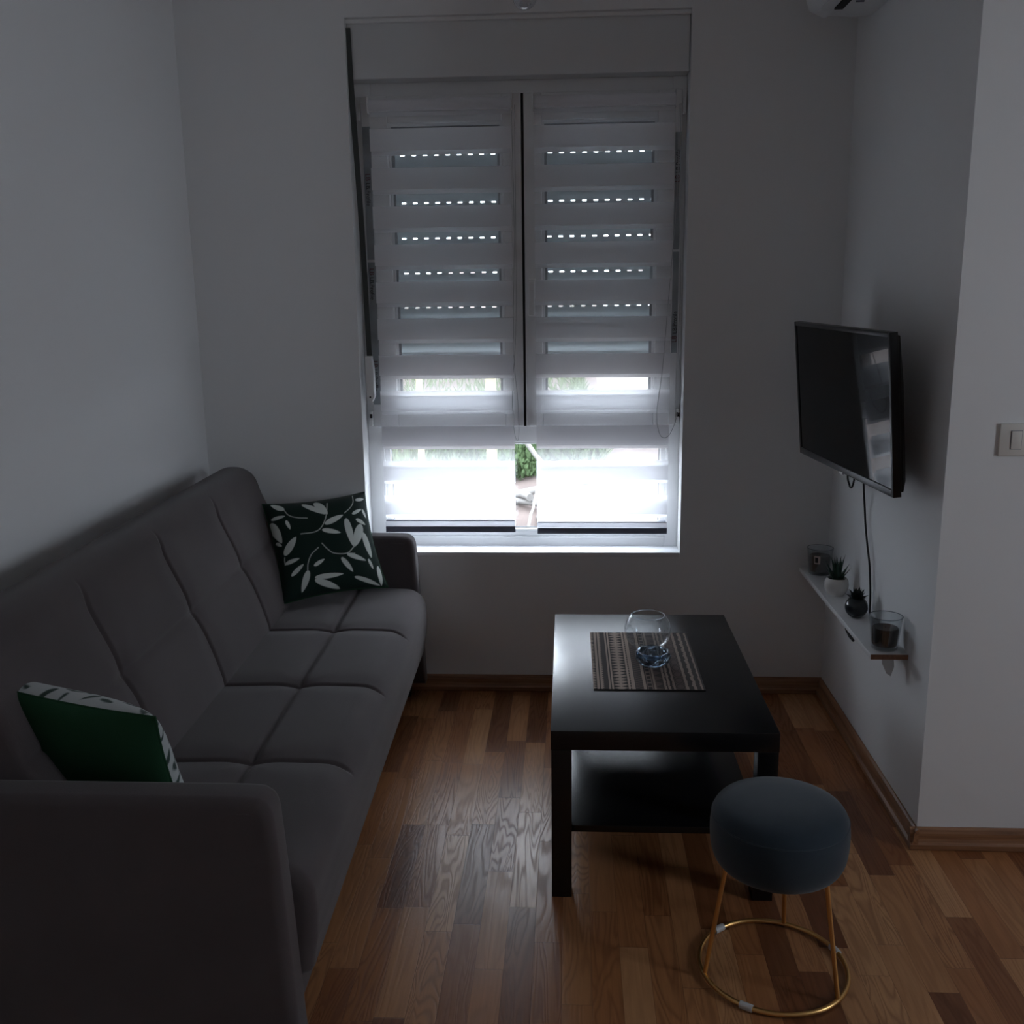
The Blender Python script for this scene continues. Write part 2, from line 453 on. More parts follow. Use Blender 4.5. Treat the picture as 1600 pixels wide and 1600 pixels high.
# glazing bead and gasket of the fixed light
g = MB()
g.box((0.642, FY + 0.008, 0.598), (0.662, FY + 0.033, 0.938)).box((1.67, FY + 0.008, 0.598), (1.69, FY + 0.033, 0.938)).box((0.662, FY + 0.008, 0.598), (1.67, FY + 0.033, 0.606)).box((0.662, FY + 0.008, 0.93), (1.67, FY + 0.033, 0.938))
g.build('glazing_bead', M['pvc'], win, bevel=0.003)
g = MB().box((0.662, FY + 0.03, 0.606), (1.67, FY + 0.034, 0.609)).box((0.662, FY + 0.03, 0.609), (0.666, FY + 0.034, 0.93)).box((1.666, FY + 0.03, 0.609), (1.67, FY + 0.034, 0.93))
g.build('gasket', M['gasket'], win)
for nm, x0, x1, gx0, gx1, hs in (('left', 0.608, 1.167, 0.70, 1.10, -1), ('right', 1.176, 1.722, 1.238, 1.64, 1)):
    c = MB(); z0, z1, gz0, gz1 = 1.0, 2.155, 1.075, 2.065
    y0, y1 = FY - 0.016, FY + 0.055
    c.box((x0, y0, z0), (gx0, y1, z1)).box((gx1, y0, z0), (x1, y1, z1)).box((gx0, y0, z0), (gx1, y1, gz0)).box((gx0, y0, gz1), (gx1, y1, z1))
    sash = c.build('sash', M['pvc'], win, bevel=0.004)
    b = MB(); w = 0.009
    b.box((gx0, y0 + 0.012, gz0), (gx0 + w, y0 + 0.03, gz1)).box((gx1 - w, y0 + 0.012, gz0), (gx1, y0 + 0.03, gz1)).box((gx0 + w, y0 + 0.012, gz0), (gx1 - w, y0 + 0.03, gz0 + w)).box((gx0 + w, y0 + 0.012, gz1 - w), (gx1 - w, y0 + 0.03, gz1))
    b.build('glazing_bead', M['pvc'], sash)
    k = MB(); a, e = gx0 + w, gx1 - w; t = 0.009
    k.box((a, y0 + 0.022, gz0 + w), (a + t, y0 + 0.031, gz1 - w)).box((e - t, y0 + 0.022, gz0 + w), (e, y0 + 0.031, gz1 - w)).box((a + t, y0 + 0.022, gz1 - w - t), (e - t, y0 + 0.031, gz1 - w)).box((a + t, y0 + 0.022, gz0 + w), (e - t, y0 + 0.031, gz0 + w + 0.006))
    k.build('gasket', M['gasket'], sash)
    bx('pane', (gx0 + 0.002, y0 + 0.034, gz0 + 0.002), (gx1 - 0.002, y0 + 0.039, gz1 - 0.002), M['winglass'], sash)
    # hinges on the outer stile
    hx = x0 - 0.012 if hs < 0 else x1 + 0.001
    for hz in (2.075, 1.005):
        MB().box((hx, y0 - 0.012, hz), (hx + 0.011, y0 + 0.016, hz + 0.055)).build('hinge', M['pvc'], sash, bevel=0.003)
    MB().box((hx + 0.001, y0 - 0.013, 1.035), (hx + 0.010, y0 - 0.008, 1.05)).build('hinge_cap', M['blackgap'], sash)
# dark meeting joint between the sashes
bx('sash_joint', (1.167, FY - 0.01, 1.0), (1.176, FY - 0.002, 2.155), M['blackgap'], win)
# window handle on the right sash
hd = MB().box((1.188, FY - 0.03, 1.46), (1.214, FY - 0.017, 1.53)).box((1.19, FY - 0.055, 1.40), (1.211, FY - 0.043, 1.52)).box((1.194, FY - 0.045, 1.495), (1.208, FY - 0.028, 1.515))
hd.build('window_handle', M['pvc'], win, bevel=0.004)
# shutter box above
bx('shutter_box', (WL + 0.002, 0.028, 2.2), (WR_ - 0.002, FY + 0.15, WT - 0.002), M['pvc2'], win, bevel=0.004)
bx('shutter_box_frame', (WL + 0.0, 0.016, 2.376), (WR_ - 0.0, 0.03, WT), M['pvc'], win, bevel=0.003)
# protective film strips with lettering on both stiles


def film(side):
    if side < 0: xa, xb, segs = 0.611, 0.640, ((1.08, 1.60), (1.60, 2.06))
    else: xa, xb, segs = 1.700, 1.7205, ((1.26, 1.62), (1.62, 2.02))
    fo = MB()
    for z0, z1 in segs:
        fo.box((xa, FY - 0.0175, z0 + 0.004), (xb, FY - 0.0165, z1 - 0.004))
    fo = fo.build('protective_film', M['film'], win)
    texts = ((1.90, 1), (1.575, 1), (1.245, 1)) if side < 0 else ((1.93, -1), (1.38, -1))
    for z, d in texts:
        for k, (s, m) in enumerate((('LB', M['inkred']), ('LB.Profile', M['ink']))):
            cu = bpy.data.curves.new('lettering', 'FONT'); cu.body = s; cu.size = 0.0235 if k == 0 else 0.0205
            cu.extrude = 0.0003; cu.materials.append(m)
            me_o = bpy.data.objects.new('tmp', cu); C.objects.link(me_o)
            dg = bpy.context.evaluated_depsgraph_get()
            me = bpy.data.meshes.new_from_object(me_o.evaluated_get(dg)); bpy.data.objects.remove(me_o)
            o = bpy.data.objects.new('lettering', me); C.objects.link(o); o.parent = fo
            # text faces the room; runs downwards on the left stile, upwards on the right
            if d > 0:
                o.rotation_euler = Matrix(((0, 1, 0), (0, 0, -1), (-1, 0, 0))).to_euler()
                o.location = (xa + 0.006, FY - 0.0182, z - k * 0.031)
            else:
                o.rotation_euler = Matrix(((0, -1, 0), (0, 0, -1), (1, 0, 0))).to_euler()
                o.location = (xb - 0.003, FY - 0.0182, z - 0.08 + k * 0.031)


film(-1); film(1)
st = MB().box((0.655, FY - 0.0172, 1.5), (0.6555, FY - 0.0168, 1.6))
# roller shutter strap and winder (runs in front of the box, on the left reveal side)
strap = thing('shutter_strap', (0.6, 0.02, 1.10), 'dark grey shutter strap running down the left side of the window into a white winder', 'strap')
sv = MB(); pts = [(-0.012, 0.0, 1.262), (-0.008, 0.004, 1.05), (0.004, 0.018, 0.6), (0.009, 0.03, 0.165)]
c = catmull(pts, 8)
vs = []
for p in c:
    vs += [(p.x - 0.0095, p.y, p.z), (p.x + 0.0095, p.y, p.z), (p.x + 0.0095, p.y + 0.0018, p.z), (p.x - 0.0095, p.y + 0.0018, p.z)]
n = len(c)
fs = [(i * 4 + k, i * 4 + (k + 1) % 4, (i + 1) * 4 + (k + 1) % 4, (i + 1) * 4 + k) for i in range(n - 1) for k in range(4)] + [(0, 1, 2, 3), tuple(4 * (n - 1) + k for k in (3, 2, 1, 0))]
sv.add(vs, fs).build('webbing', M['strap'], strap)
MB().add([(-0.003, 0.0, 0.165), (0.021, 0.0, 0.165), (0.027, 0.0, 0.12), (0.027, 0.0, 0.02), (0.018, 0.0, 0.0), (0.006, 0.0, 0.0), (0.0, 0.0, 0.03), (-0.003, 0.035, 0.165), (0.021, 0.035, 0.165), (0.027, 0.035, 0.12), (0.027, 0.035, 0.02), (0.018, 0.035, 0.0), (0.006, 0.035, 0.0), (0.0, 0.035, 0.03)],
         [(0, 1, 2, 3, 4, 5, 6), (13, 12, 11, 10, 9, 8, 7)] + [(i, (i + 1) % 7, 7 + (i + 1) % 7, 7 + i) for i in range(7)]).build('winder', M['pvc'], strap, bevel=0.002)
MB().tube([(0.012, -0.0015, 0.018), (0.012, 0.002, 0.018)], 0.0035, 12).build('winder_screw', M['blackgap'], strap)

# roller shutter outside, partly lowered
sh = thing('roller_shutter', (1.16, 0.21, 1.19), 'pale grey roller shutter lowered halfway outside the window, daylight through its slots', 'shutter')
mb = MB(); X0, X1 = -0.55, 0.55; p = 0.0417; zt = 1.0; nsl = int(zt / p) + 1
for i in range(nsl):
    zb = i * p + (0.035 if True else 0)
    hgt = p - 0.0052
    pr = []
    for k in range(9):
        t = k / 8; pr.append((-0.004 * math.sin(PI * t) - 0.002, zb + hgt * t))
    pr2 = [(y + 0.007, z) for y, z in reversed(pr)]
    P = pr + pr2; m_ = len(P)
    vs = [(X0, y, z) for y, z in P] + [(X1, y, z) for y, z in P]
    mb.add(vs, [(q, (q + 1) % m_, m_ + (q + 1) % m_, m_ + q) for q in range(m_)] + [tuple(range(m_)), tuple(reversed(range(m_, 2 * m_)))])
    # connecting strip with slots left open
    x = X0 + 0.004 * (i % 2); z0, z1 = zb + hgt, zb + p
    open_ = i + 1 in (5, 8, 9, 11, 12, 14, 15, 18, 19, 20, 21)
    while x < X1:
        xe = min(x + 0.026, X1)
        mb.box((x, -0.001, z0), (xe, 0.003, z1)); x += 0.0412 if open_ else 0.026
mb.box((X0, -0.006, 0.0), (X1, 0.009, 0.035))
mb.build('slat_curtain', M['slat'], sh)
for x in (-0.575, 0.535):
    bx('guide_rail', (x, -0.02, -0.62), (x + 0.04, 0.02, 1.0), M['slat'], sh)
bx('shutter_hood', (-0.58, -0.055, 1.0), (0.58, 0.09, 1.2), M['slat'], sh)
# window reveal outside
# ------------------------------------------------------------------ zebra blinds
gap0, per = 1.825, 0.1292


def blind(x0, x1, zr, label, cordside):
    w = x1 - x0
    r = thing('zebra_blind', (x0, 0.0, 0.0), label, 'blind', group=None)
    for nm, y, lo, hi, zl in (('front_fabric', 0.040, -0.042, 0.014, zr + 0.045), ('rear_fabric', 0.056, -0.056, 0.0, zr + 0.045)):
        mb = MB(); edges = [(2.105, None)]
        z = 2.105; cuts = []
        for k in range(-3, 12):
            top = gap0 - k * per + hi; bot = gap0 - k * per + lo
            cuts.append((bot, top))
        segs = []; cur = 2.105
        for bot, top in cuts:
            if bot >= 2.105 or top <= zl: continue
            top2 = min(top, 2.105); bot2 = max(bot, zl)
            if cur > top2: segs.append((cur, top2, 0))
            segs.append((top2, bot2, 1)); cur = bot2
        if cur > zl: segs.append((cur, zl, 0))
        for a, b, mi in segs:
            mb.add([(0, y, b), (w, y, b), (w, y, a), (0, y, a)], [(0, 1, 2, 3)], mi)
        mb.build(nm, [M['opaque'], M['sheer']], r, fixn=False)
    t = MB(); pr = [(0.0, 0), (0.02, 0), (0.02, w), (0.0, w)]
    seg = 24
    t.tube([(0.0, 0.05, 2.118), (w, 0.05, 2.118)], 0.021, 24).build('roller_tube', M['opaque'], r, smooth=True)
    MB().box((-0.004, 0.026, 2.092), (-0.001, 0.082, 2.148)).build('end_bracket', M['pvc'], r, bevel=0.001)
    MB().box((w + 0.001, 0.026, 2.092), (w + 0.004, 0.082, 2.148)).build('end_bracket', M['pvc'], r, bevel=0.001)
    bx('bottom_rail', (0.002, 0.032, zr), (w - 0.0, 0.040, zr + 0.022), M['rail'], r, bevel=0.002)
    bx('bottom_strip', (0.0, 0.036, zr + 0.0225), (w, 0.060, zr + 0.042), M['opaque'], r, bevel=0.002)
    bx('bottom_groove', (0.004, 0.0345, zr + 0.0425), (w - 0.004, 0.060, zr + 0.0455), M['rail'], r)
    return r


bl = blind(0.645, 1.134, 0.610, 'white zebra roller blind on the left casement', 1)
br = blind(1.214, 1.694, 0.604, 'white zebra roller blind on the right casement', 1)
# cords
c = catmull([(0.492, 0.045, 2.11), (0.497, 0.04, 1.7), (0.49, 0.035, 1.3), (0.503, 0.03, 1.1), (0.506, 0.03, 0.99), (0.50, 0.03, 0.955), (0.488, 0.03, 1.0), (0.484, 0.034, 1.15), (0.5, 0.04, 1.4), (0.503, 0.045, 2.11)], 6)
MB().tube(c, 0.0011, 6).build('pull_cord', M['chain'], bl, smooth=True)
c = catmull([(0.497, 0.03, 2.10), (0.499, 0.02, 1.75), (0.507, 0.01, 1.5), (0.503, 0.0, 1.3), (0.515, -0.012, 1.15), (0.505, -0.02, 1.06), (0.478, -0.025, 0.985), (0.452, -0.025, 0.972), (0.437, -0.02, 1.0), (0.432, 0.0, 1.06), (0.45, 0.02, 1.2), (0.462, 0.032, 1.35), (0.49, 0.036, 1.8), (0.492, 0.04, 2.10)], 8)
MB().tube(c, 0.0012, 6).build('pull_cord', M['chain'], br, smooth=True)

# ------------------------------------------------------------------ coffee table
TX, TY, TR = 1.291, -1.348, 0.0038
tb = thing('coffee_table', (TX, TY, 0), 'square-legged black coffee table with a lower shelf', 'table', rz=TR)
tb.rotation_euler = (0, 0, TR)
bx('tabletop', (0, 0, 0.40), (0.55, 0.90, 0.45), M['table'], tb, bevel=0.0012)
for x in (0.001, 0.499):
    for y in (0.001, 0.849):
        bx('leg', (x, y, 0.0), (x + 0.05, y + 0.05, 0.3995), M['table'], tb, bevel=0.001)
bx('lower_shelf', (0.03, 0.03, 0.165), (0.52, 0.87, 0.183), M['table'], tb, bevel=0.001)

# placemat


def smoothgrid(nx, ny, fn):
    vs = [fn(i / nx, j / ny) for j in range(ny + 1) for i in range(nx + 1)]
    fs = [(j * (nx + 1) + i, j * (nx + 1) + i + 1, (j + 1) * (nx + 1) + i + 1, (j + 1) * (nx + 1) + i) for j in range(ny) for i in range(nx)]
    return vs, fs


def set_attr(me, name, vals):
    a = me.attributes.new(name, 'FLOAT', 'POINT'); a.data.foreach_set('value', np.asarray(vals, dtype=np.float32))


def matpat(a, b):
    # returns 0 dark .. 0.5 brown .. 1 beige
    L = 0.458; y = b * L
    def tri(p, n=0.0):
        return abs(((y / p + n) % 1) * 2 - 1)
    wob = 0.003 * math.sin(y * 140) + 0.002 * math.sin(y * 333 + 1)
    if a < 0.035: return 1 if tri(0.012) > a / 0.035 else 0.05
    if a < 0.058: return 0.95
    if a < 0.07: return 0.05
    if a < 0.088: return 0.95
    if a < 0.10: return 0.95 if tri(0.014) > 0.55 else 0.1
    if a < 0.143: return 0.12
    if a < 0.158: return 0.9
    if a < 0.167: return 0.05
    if a < 0.186: return 1
    if a < 0.246:
        t = (a - 0.186) / 0.06; return 0.05 if tri(0.0215) > t * 0.95 + 0.05 else 0.95
    if a < 0.258: return 1
    if a < 0.315:
        t = 1 - (a - 0.258) / 0.057; return 0.05 if tri(0.0215) > t * 0.95 + 0.05 else 0.95
    if a < 0.336: return 1
    if a < 0.346: return 0.05 if (y / 0.018) % 1 < 0.75 else 0.9
    if a < 0.378: return 0.95
    if a < 0.385: return 0.1
    if a < 0.452:
        t = (a - 0.385) / 0.067; return 0.45 if abs(t - tri(0.016)) > 0.28 else 0.12
    if a < 0.478: return 0.9
    if a < 0.487: return 0.1
    if a < 0.537: return 0.06 if (0.495 < a < 0.53 and (y / 0.026) % 1 < 0.72) else 0.6
    if a < 0.546: return 0.1
    if a < 0.566: return 0.75
    if a < 0.638:
        t = (a - 0.566) / 0.072; return 0.4 if tri(0.04) > t else 0.14
    if a < 0.66 + wob: return 0.75
    if a < 0.671: return 0.1
    if a < 0.694 + wob: return 0.75
    if a < 0.716 + wob: return 0.08
    if a < 0.738: return 0.65
    if a < 0.745: return 0.1
    if a < 0.828:
        t = (a - 0.786) / 0.042; q = ((y / 0.045) % 1) * 2 - 1; d = math.hypot(t, q); return 0.12 if 0.72 < d < 0.9 or d > 1.15 else 0.4
    if a < 0.855 + wob: return 0.72
    if a < 0.895 + wob * 2: return 0.1
    if a < 0.925 + wob: return 0.72
    if a < 0.963 + wob: return 0.1
    if a < 0.983: return 0.7
    return 0.08


MATM = attr_mat('woven_placemat', 'weave', [(0.0, (0.012, 0.01, 0.01)), (0.45, (0.11, 0.075, 0.062)), (1.0, (0.44, 0.34, 0.275))], 0.95, 900)
nx, ny = 300, 300
vs, fs = smoothgrid(nx, ny, lambda u, v: ((u - 0.5) * 0.297, (v - 0.5) * 0.458, 0.0028 + 0.0006 * math.sin(u * 23) * math.sin(v * 9) - (0.002 if (u in (0, 1) or v in (0, 1)) else 0)))
pm = MB().add(vs, fs)
po = pm.build('placemat', MATM, fixn=False)
set_attr(po.data, 'weave', [matpat(i / nx, j / ny) if 0.006 < j / ny < 0.994 else 0.03 for j in range(ny + 1) for i in range(nx + 1)])
po.location = (1.548, -0.861, 0.4502); po.rotation_euler = (0, 0, TR)
tag(po, 'brown and beige woven placemat with tribal stripes on the black table', 'placemat')
MB().box((-0.1475, -0.228, 0.0), (0.1475, 0.228, 0.002)).build('mat_backing', M['ink'], po)


def shell(prof, th):
    # open glass vessel: outer profile up, inner profile down
    out = list(prof); inn = [(max(r - th, 0.0), z) for r, z in reversed(prof)]
    inn[-1] = (inn[-1][0], inn[-1][1] + th * 1.5)
    return out + inn


zt = 0.4535
fb = thing('glass_bowl', (1.566, -0.775, zt), 'clear round glass fishbowl vase standing on the placemat', 'bowl')
pr = []
for k in range(26):
    an = -PI / 2 + 0.42 + (PI - 0.42 - 0.78) * k / 25
    pr.append((0.0685 * math.cos(an), 0.058 + 0.064 * math.sin(an)))
pr = [(0.0, 0.0), (0.022, 0.0)] + pr
MB().lathe(pr, seg=64, cap0=False, cap1=False).build('bowl_body', M['glass'], fb, smooth=True)
rt_ = pr[-1]
MB().tube([(rt_[0] * math.cos(a), rt_[0] * math.sin(a), rt_[1]) for a in np.linspace(0, 2 * PI, 65)[:-1]], 0.0014, 8, closed=True).build('bowl_rim', mat('rim_glass', (0.7, 0.78, 0.85), 0.08, trans=0.6, spec=1.0), fb, smooth=True)

# faceted ashtray
ash = thing('glass_ashtray', (1.571, -0.905, zt), 'small dark blue cut glass ashtray in front of the clear bowl', 'ashtray')
mb = MB(); N = 9
rings = [(0.030, 0.0, 0), (0.046, 0.010, 0.5), (0.0525, 0.024, 0), (0.047, 0.041, 0.5), (0.041, 0.040, 0.5), (0.042, 0.026, 0), (0.030, 0.012, 0.5), (0.001, 0.009, 0)]
vs = []
for r, z, o_ in rings:
    for k in range(N):
        a = 2 * PI * (k + o_) / N; vs.append((r * math.cos(a), r * math.sin(a), z))
fs = []
for i in range(len(rings) - 1):
    oa, ob = rings[i][2], rings[i + 1][2]
    for k in range(N):
        a0_, a1_ = i * N + k, i * N + (k + 1) % N; b0, b1 = (i + 1) * N + k, (i + 1) * N + (k + 1) % N
        if oa == ob: fs.append((a0_, a1_, b1, b0))
        elif oa < ob: fs += [(a0_, a1_, b0), (a1_, b1, b0)]
        else: fs += [(a0_, b1, b0), (a0_, a1_, b1)]
fs.append(tuple(reversed(range(N))))
mb.add(vs, fs).build('ashtray_body', M['bluegl'], ash)

# ------------------------------------------------------------------ stool
stl = thing('round_stool', (1.792, -1.600, 0), 'round slate blue velvet stool on a gold wire base', 'stool')
pr = [(0.0, 0.262), (0.09, 0.258), (0.118, 0.262), (0.134, 0.274), (0.1435, 0.295), (0.1475, 0.325), (0.1480, 0.352), (0.1455, 0.375), (0.139, 0.391), (0.126, 0.403), (0.10, 0.411), (0.06, 0.416), (0.0, 0.418)]
pr = [(p_.x, p_.y) for p_ in catmull([(a, b, 0) for a, b in pr], 4)]
pr = [(max(a, 0.0003), b) for a, b in pr]
seat = MB().lathe(pr, seg=72).build('seat_cushion', M['stool'], stl, smooth=True, angle=1.5)
MB().tube([(0.1445 * math.cos(a), 0.1445 * math.sin(a), 0.377) for a in np.linspace(0, 2 * PI, 73)[:-1]], 0.0018, 6, closed=True).build('seam_piping', M['stool'], seat, smooth=True)
MB().lathe([(0.001, 0.248), (0.085, 0.248), (0.085, 0.2575), (0.001, 0.2575)], seg=32).build('mounting_plate', M['feet'], stl)
RB = 0.162
MB().tube([(RB * math.cos(a), RB * math.sin(a), 0.0085) for a in np.linspace(0, 2 * PI, 73)[:-1]], 0.0055, 12, closed=True).build('base_ring', M['gold'], stl, smooth=True)
for a in (-0.76, 1.22, 3.38):
    MB().tube([(0.118 * math.cos(a), 0.118 * math.sin(a), 0.275), (0.160 * math.cos(a), 0.160 * math.sin(a), 0.012)], 0.0052, 12).build('leg', M['gold'], stl, smooth=True)
for a in (-2.1, 0.36, 2.25):
    cx_, cy_ = RB * math.cos(a), RB * math.sin(a)
    d = Vector((-math.sin(a), math.cos(a), 0))
    MB().tube([Vector((cx_, cy_, 0.0083)) - d * 0.014, Vector((cx_, cy_, 0.0083)) + d * 0.014], 0.0082, 14).build('floor_protector', M['silicone'], stl, smooth=True)

# ------------------------------------------------------------------ sofa
TH = 0.021
sofa = thing('sofa', (0.027, -0.045, 0), 'grey velour tufted sofa along the left wall', 'sofa', rz=TH)


def sweep(profile, W0, W1, nw, seams_w, seam_s, amp, name, m, endr, mask):
    """profile: list of (u,z) closed; swept along -Y from W0 to W1 with rounded ends and tufting."""
    P = np.array(profile); n = len(P)
    nxt = np.roll(P, -1, 0); prv = np.roll(P, 1, 0); t = nxt - prv; t /= np.linalg.norm(t, axis=1)[:, None] + 1e-9
    N_ = np.stack([t[:, 1], -t[:, 0]], 1)
    cen = P.mean(0)
    if ((P - cen) * N_).sum() < 0: N_ = -N_
    seg = np.linalg.norm(nxt - P, axis=1); s = np.concatenate([[0], np.cumsum(seg)[:-1]])
    ws = np.linspace(W0, W1, nw)
    # denser near ends
    e = np.array([0, .002, .005, .009, .014, .02, .028]);
    sd_ = np.array([-.013, -.009, -.006, -.004, -.002, 0, .002, .004, .006, .009, .013])
    ws = np.unique(np.concatenate([q + sd_ for q in seams_w] + [W0 + e, W1 - e, ws[(ws > W0 + .03) & (ws < W1 - .03)]]))
    V = []
    for w in ws:
        d = min(w - W0, W1 - w)
        inset = 0.0 if d >= endr else endr - math.sqrt(max(endr ** 2 - (endr - d) ** 2, 0))
        dw = min(abs(w - q) for q in seams_w)
        row = P - N_ * inset
        ds = np.abs(s - seam_s)
        gw = 1.15 * np.exp(-(dw / 0.0065) ** 2) + 0.75 * np.exp(-(dw / 0.05) ** 2)
        gs = 0.85 * np.exp(-(ds / 0.008) ** 2) + 0.6 * np.exp(-(ds / 0.05) ** 2)
        r = np.hypot(dw, ds); cross = 0.9 * np.exp(-(r / 0.035) ** 2)
        disp = -amp * np.clip(np.maximum(gw, gs) + 0.35 * np.minimum(gw, gs) + cross, 0, 2.6) * mask(s, P)
        row = row + N_ * disp[:, None]
        V.append(row)
    vs = []; nW = len(ws)
    for w, row in zip(ws, V):
        vs += [(float(a), -float(w), float(b)) for a, b in row]
    fs = [(i * n + k, i * n + (k + 1) % n, (i + 1) * n + (k + 1) % n, (i + 1) * n + k) for i in range(nW - 1) for k in range(n)]
    fs += [tuple(range(n)), tuple(reversed(range((nW - 1) * n, nW * n)))]
    return MB().add(vs, fs).build(name, m, sofa, smooth=True, angle=1.3)


def resample(pts, step):
    c = [Vector((a, b, 0)) for a, b in pts]; out = []
    for a, b in zip(c, c[1:] + c[:1]):
        k = max(1, int((b - a).length / step))
        for q in range(k): out.append(tuple((a + (b - a) * q / k)[:2]))
    return out


IN0, IN1 = 0.085, 1.925
SW = [0.085 + 0.46 * k for k in (1, 2, 3)]
# seat cushion profile (u,z), clockwise from the rear bottom
sp_ = [(0.26, 0.24), (0.26, 0.42)] + [(0.28, 0.437), (0.34, 0.442), (0.55, 0.446), (0.70, 0.442)]
for k in range(1, 10):
    a = PI / 2 - k / 9 * (PI / 2 - 0.08); sp_.append((0.715 + 0.072 * math.cos(a), 0.368 + 0.073 * math.sin(a)))
sp_ += [(0.789, 0.33), (0.786, 0.28), (0.778, 0.235)]
for k in range(1, 6):
    a = -k / 5 * PI / 2; sp_.append((0.752 + 0.026 * math.cos(a), 0.226 + 0.022 * math.sin(a)))
sprof = resample(sp_, 0.006)
Pn = np.array(sprof); sl = np.concatenate([[0], np.cumsum(np.linalg.norm(np.roll(Pn, -1, 0) - Pn, axis=1))[:-1]])
top = [(abs(a - 0.545), s_) for (a, b), s_ in zip(sprof, sl) if b > 0.43]
sseam = min(top)[1]


def smask(s, P):
    top_ = np.clip((P[:, 1] - 0.40) / 0.035, 0, 1)
    return np.where(P[:, 0] > 0.3, top_, 0)


sweep(sprof, IN0 + 0.003, IN1 - 0.003, 330, SW, sseam, 0.0085, 'seat_cushion', M['sofa'], 0.028, smask)
# backrest profile
bp_ = [(0.02, 0.30), (0.02, 0.80), (0.028, 0.845), (0.05, 0.872), (0.085, 0.889), (0.12, 0.892), (0.15, 0.886), (0.178, 0.868), (0.195, 0.84), (0.212, 0.79), (0.27, 0.66), (0.315, 0.54), (0.336, 0.47), (0.342, 0.44), (0.345, 0.40), (0.345, 0.30)]
bq = catmull([(a, b, 0) for a, b in bp_[1:-1]], 4)
bprof = resample([bp_[0]] + [(q.x, q.y) for q in bq] + [bp_[-1]], 0.007)
Pn = np.array(bprof); sl = np.concatenate([[0], np.cumsum(np.linalg.norm(np.roll(Pn, -1, 0) - Pn, axis=1))[:-1]])
bseam = min((abs(b - 0.655), s_) for (a, b), s_ in zip(bprof, sl) if a > 0.2)[1]


def bmask(s, P):
    return np.where(P[:, 0] > 0.1, np.clip((0.875 - P[:, 1]) / 0.06, 0, 1), 0)


sweep(bprof, IN0 + 0.003, IN1 - 0.003, 330, SW, bseam, 0.0075, 'backrest', M['sofa'], 0.02, bmask)


def arm(w0, w1):
    # side silhouette (u,z) with rounded thickness
    sil = [(0.01, 0.06), (0.01, 0.46), (0.018, 0.54), (0.05, 0.598), (0.10, 0.626), (0.16, 0.632), (0.35, 0.631), (0.55, 0.629), (0.695, 0.627), (0.727, 0.620), (0.7425, 0.600), (0.7475, 0.555), (0.756, 0.40), (0.764, 0.22), (0.770, 0.06)]
    cc = catmull([(a, b, 0) for a, b in sil[1:-1]], 5)
    prof = [sil[0]] + [(q.x, q.y) for q in cc] + [sil[-1]]
    P = np.array(prof); n = len(P)
    t = np.roll(P, -1, 0) - np.roll(P, 1, 0); t /= np.linalg.norm(t, axis=1)[:, None]
    Nn = np.stack([t[:, 1], -t[:, 0]], 1)
    if ((P - P.mean(0)) * Nn).sum() < 0: Nn = -Nn
    R_ = 0.020; vs = []; wl = []
    for k in range(8):
        a = k / 7 * PI / 2; wl.append((w0 + R_ * (1 - math.sin(a)) if False else w0 + R_ - R_ * math.cos(a), R_ - R_ * math.sin(a)))
    wl = [(w0, R_ + 0.004)] + wl
    wl2 = [(w0 + w1 - w, i_) for w, i_ in reversed(wl)]
    for w, ins in wl + wl2:
        row = P - Nn * ins
        vs += [(float(a), -w, float(b)) for a, b in row]
    m_ = len(wl) * 2
    fs = [(i * n + k, i * n + (k + 1) % n, (i + 1) * n + (k + 1) % n, (i + 1) * n + k) for i in range(m_ - 1) for k in range(n)]
    fs += [tuple(range(n)), tuple(reversed(range((m_ - 1) * n, m_ * n)))]
    return MB().add(vs, fs).build('armrest', M['sofa'], sofa, smooth=True, angle=1.2)


arm(0.002, 0.083); arm(1.927, 2.008)
MB().add([(0.03, -0.085, 0.05), (0.715, -0.085, 0.05), (0.735, -0.085, 0.205), (0.03, -0.085, 0.205), (0.03, -1.925, 0.05), (0.715, -1.925, 0.05), (0.735, -1.925, 0.205), (0.03, -1.925, 0.205)],
         [(0, 1, 2, 3), (7, 6, 5, 4), (0, 4, 5, 1), (1, 5, 6, 2), (2, 6, 7, 3), (3, 7, 4, 0)]).build('base_frame', M['sofa'], sofa, bevel=0.006)
for u in (0.06, 0.69):
    for w in (0.04, 1.97):
        MB().lathe([(0.02, 0.0), (0.027, 0.075)], c=(u, -w, 0), seg=20).build('foot', M['feet'], sofa, smooth=True)

